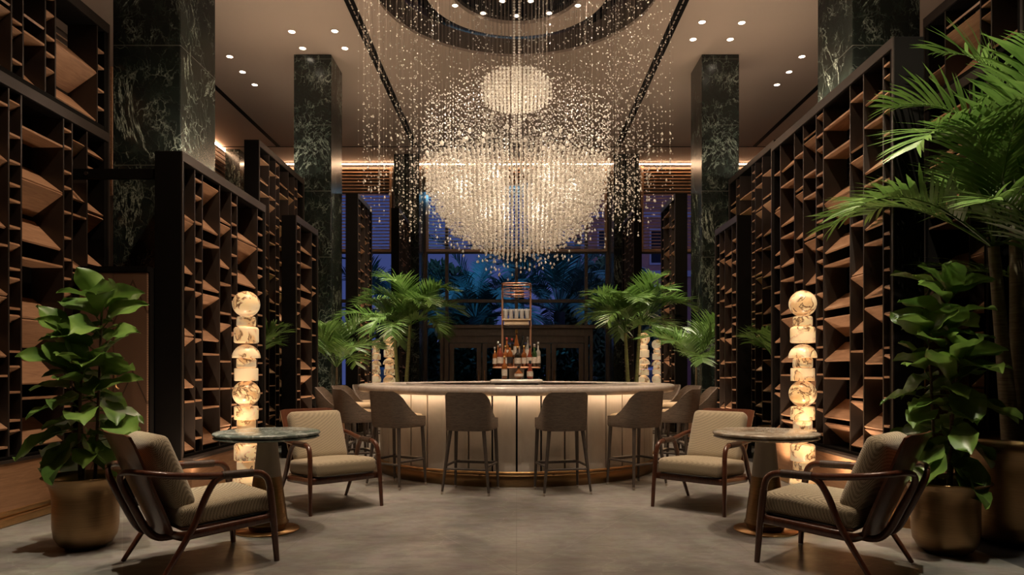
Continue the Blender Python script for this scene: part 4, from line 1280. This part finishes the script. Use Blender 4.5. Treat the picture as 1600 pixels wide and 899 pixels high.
def palm(x, y, r, h, rim, crowns, seed, label, nfr=12, L=1.0, ll=.36, lw=.03, e0=(25, 80), potm='brass', nl=24, droop=1.5, trunk='trunk', tr=.022, azr=None, stemr=.009):
    rng = random.Random(seed)
    t = thing('potted_palm', label, 'potted plant', (x, y, 0))
    pot_parts(t, r, h, rim, mat=potm)
    for (cx, cy, cz) in crowns:
        pts = smooth_path([(cx*.3, cy*.3, h*.74), (cx*.7, cy*.7, (h+cz)/2), (cx, cy, cz)])
        obj('trunk', M[trunk], lambda m: m.tube(pts, lerp_list([tr*1.5, tr, tr*.8], len(pts)), 10), t)
    def fo(m):
        for (cx, cy, cz) in crowns: palm_foliage(m, (cx, cy, cz), nfr, L, rng, e0, droop, nl, ll, lw, rng.uniform(0, 3), stemr=stemr)
    obj('foliage', M['palm'], fo, t)
    return t
for s, sd in ((-1, 'left'), (1, 'right')):
    palm(s*3.08, 11.7, .24, .80, .25, [(0, 0, 1.30)], 31+s, 'small palm beside the %s side of the bar, in front of the middle marble column' % sd, nfr=10, L=1.08, ll=.42, lw=.025, e0=(25, 88), potm='plinth', droop=1.4, nl=30)
    palm(s*2.16, 12.8, .26, .55, .28, [(-.12, 0, 1.95), (.16, .05, 2.1)], 41+s, 'tall palm behind the %s end of the bar, in front of the window' % sd, nfr=12, L=1.15, ll=.40, lw=.023, e0=(15, 88), droop=1.75, trunk='cane', tr=.035, nl=36)
    palm(s*3.45, 9.1, .2, .5, .22, [(0, 0, 1.35)], 51+s, 'small palm mostly hidden behind the %s shelving screen, a frond showing' % sd, nfr=7, L=.6, ll=.3, lw=.024, droop=1.5, trunk='cane', tr=.015)
palm(3.70, 5.0, .40, .76, .42, [(-.22, -.02, 2.15), (.02, .1, 2.75), (.20, -.15, 1.75)], 77, 'big palm in a wide dark bronze pot at the right edge', nfr=9, L=1.25, ll=.42, lw=.027, e0=(25, 88), droop=1.4, nl=27, trunk='trunk', tr=.045, stemr=.011)

# ------------------------------------------------------------------ downlights in the ceiling
def dl(px, py, r=.05, z=CEIL, nm=''):
    D = (z-1.25)*F/(578.5-py); x = (px-807)*D/F
    t = thing('ceiling_downlight', nm, 'ceiling light', (x, D, z), 0, 'recessed ceiling downlights')
    obj('trim_ring', M['ceiling'], lambda m: m.lathe([(r, -.004), (r+.015, -.004), (r+.018, 0), (r, 0)], 20, cap=False), t)
    obj('lens', M['lens'], lambda m: m.lathe([(0, -.003), (r, -.003), (r, -.001)], 20, cap=False), t)
for s, sd in ((-1, 'left'), (1, 'right')):
    for (ox, oy, w) in ((351, 49, 'outer light of the nearer pair'), (284, 48, 'inner light of the nearer pair'), (334, 75, 'outer light of the rear pair'), (268, 75, 'inner light of the rear pair'),
                     (448, 88, 'nearest of the slanting row of three'), (428, 112, 'middle of the slanting row of three'), (409, 132, 'last of the slanting row of three')):
        dy = -14 if (s > 0 and oy < 80) else 0
        px = 807+s*(ox if s < 0 else {351: 352, 284: 290, 334: 334, 268: 276}.get(ox, ox-2))
        dl(px, oy+dy, .055, CEIL, '%s ceiling %s' % (sd, w))
for (px, py, w) in ((711, 8, 'left outermost'), (755, 20, 'left of centre'), (785, 1, 'front left'), (807, 24, 'centre rear'), (829, 1, 'front right'), (858, 20, 'right of centre'), (903, 8, 'right outermost')):
    dl(px, py, .045, CEIL+.055 if 740 < px < 870 else CEIL+.0, 'small light inside the ceiling coffer above the chandelier, %s' % w)

# ------------------------------------------------------------------ the chandelier
ch = thing('crystal_chandelier', 'huge chandelier of hanging crystal strands above the bar', 'chandelier', (CHC[0], CHC[1], CEIL))
rng = random.Random(7)
cx0, cy0 = CHC
ICO_V = []; ICO_F = []
_bm = bmesh.new(); bmesh.ops.create_icosphere(_bm, subdivisions=1, radius=1)
ICO_V = [v.co.copy() for v in _bm.verts]; ICO_F = [tuple(v.index for v in f.verts) for f in _bm.faces]; _bm.free()
def bead(m, c, r, sz=1.0):
    n = len(m.v)
    for v in ICO_V: m.v.append((c[0]+v.x*r, c[1]+v.y*r, c[2]+v.z*r*sz))
    for f in ICO_F: m.f.append((f[0]+n, f[1]+n, f[2]+n)); m.sm.append(False)
def drop(m, c, r):
    prof = [(0, -1.25), (.55, -1.05), (.95, -.45), (.9, .0), (.55, .7), (.2, 1.4), (0, 1.8)]
    m.lathe([(a*r, b_*r) for a, b_ in prof], 8, c, smooth=False, cap=False)
mb_bowl, mb_orb, mb_veil, mb_wire = MB(), MB(), MB(), MB()
def wire(x, y, z0, z1):
    r = .0008; n = len(mb_wire.v)
    for z in (z0, z1):
        for a in (0, 2.09, 4.19): mb_wire.v.append((x+r*math.cos(a), y+r*math.sin(a), z))
    for k in range(3): mb_wire.f.append((n+k, n+(k+1) % 3, n+3+(k+1) % 3, n+3+k)); mb_wire.sm.append(False)
drops = []
ZT = 4.02; RB = 1.27
# bowl: concentric rings of strands
GX, GY = .060, .118
nx = int(RB/GX)+1; ny = int(RB/GY)+1
for iy_ in range(-ny, ny+1):
    for ix_ in range(-nx, nx+1):
        ox = ix_*GX; oy = iy_*GY; r = math.hypot(ox, oy)
        if r > RB: continue
        x = cx0+ox; y = cy0+oy
        zb = ZT - 1.22*math.sqrt(max(0, 1-(r/RB)**2)) + rng.uniform(-.05, .03)
        z = ZT+rng.uniform(-.01, .01)
        while z > zb:
            bead(mb_bowl, (x+rng.uniform(-.004, .004), y, z), rng.choice((.012, .016, .020))*rng.uniform(.9, 1.1)); z -= .0585*rng.uniform(.94, 1.06)
        if rng.random() < .32:
            e = rng.choice([.08, .16, .25])*rng.random()+.04
            wire(x, y, z-e, z); drops.append((x, y, z-e, .015))
        wire(x, y, zb, CEIL if ((ix_+iy_) % 4 == 0) else ZT+.05)
        zt = 5.42 - .42*r*r + rng.uniform(-.1, .1)
        if (ix_+2*iy_) % 3 == 0 or r > RB-.1:
            z = ZT+.1+rng.uniform(0, .1)
            while z < zt:
                bead(mb_veil, (x, y, z), rng.uniform(.006, .0105)); z += rng.uniform(.06, .12)
        if rng.random() < .09:
            bead(mb_veil, (x, y, ZT+rng.uniform(.08, .32)), .028, 1.25)
# white orb of beads above
OZ = 5.06
for iy_ in range(-5, 6):
    for ix_ in range(-9, 10):
        ox = ix_*.052; oy = iy_*.095; r = math.hypot(ox, oy)
        if r > .475: continue
        x = cx0+ox; y = cy0+oy
        n_ = int(.235*(1-(r/.52)**2.6)**.5/.047)
        for q in range(-n_, n_+1): bead(mb_orb, (x, y, OZ+q*.047), .0205)
        wire(x, y, OZ-n_*.047, CEIL)
# outer sparse curtain
for k in range(330):
    a = rng.uniform(0, 2*PI); r = rng.uniform(1.3, 2.12)**1.0
    x = cx0+r*math.cos(a); y = cy0+r*math.sin(a)
    zb = 3.35+(r-1.3)*.35 + rng.uniform(-.35, .55)
    wire(x, y, zb, CEIL)
    z = zb
    while z < CEIL-.1:
        up = (z-zb)
        bead(mb_veil, (x, y, z), rng.uniform(.006, .0105)); z += rng.uniform(.05, .18)+up*.08
    if rng.random() < .4: drops.append((x, y, zb-.04, .014))
    for q in range(2):
        if rng.random() < .25: drops.append((x+.01, y, zb+rng.uniform(.05, .4), .014))
# centre rods
for dx in (-.03, .035):
    z = 4.2
    while z < CEIL: bead(mb_veil, (cx0+dx, cy0-.5, z), .017); z += .036
    wire(cx0+dx, cy0-.5, 4.2, CEIL)
obj_ = mb_bowl.build('crystal_bowl', M['crystal'], ch, world=True, kind='stuff')
mb_orb.build('crystal_orb', M['crystal'], ch, world=True, kind='stuff')
mb_veil.build('crystal_veil', M['crystal'], ch, world=True, kind='stuff')
mb_wire.build('strand', M['wire'], ch, world=True, kind='stuff')
drops.sort(key=lambda d: d[3]/math.hypot(d[0], d[1]), reverse=True)
for (x, y, z, r) in drops[:100]:
    obj('crystal_drop', M['crystal'], lambda m: drop(m, (x, y, z), r), ch, world=True)
obj('crystal_drop', M['crystal'], lambda m: [drop(m, d[:3], d[3]) for d in drops[100:]], ch, world=True, kind='stuff')
obj('canopy', M['mirror'], lambda m: m.lathe([(0, -.02), (2.15, -.02), (2.15, -.001), (0, -.001)], 64, (cx0, cy0, CEIL), cap=False), ch, world=True)
bpy.data.objects.remove([o for o in ch.children if o.name.startswith('canopy')][0])
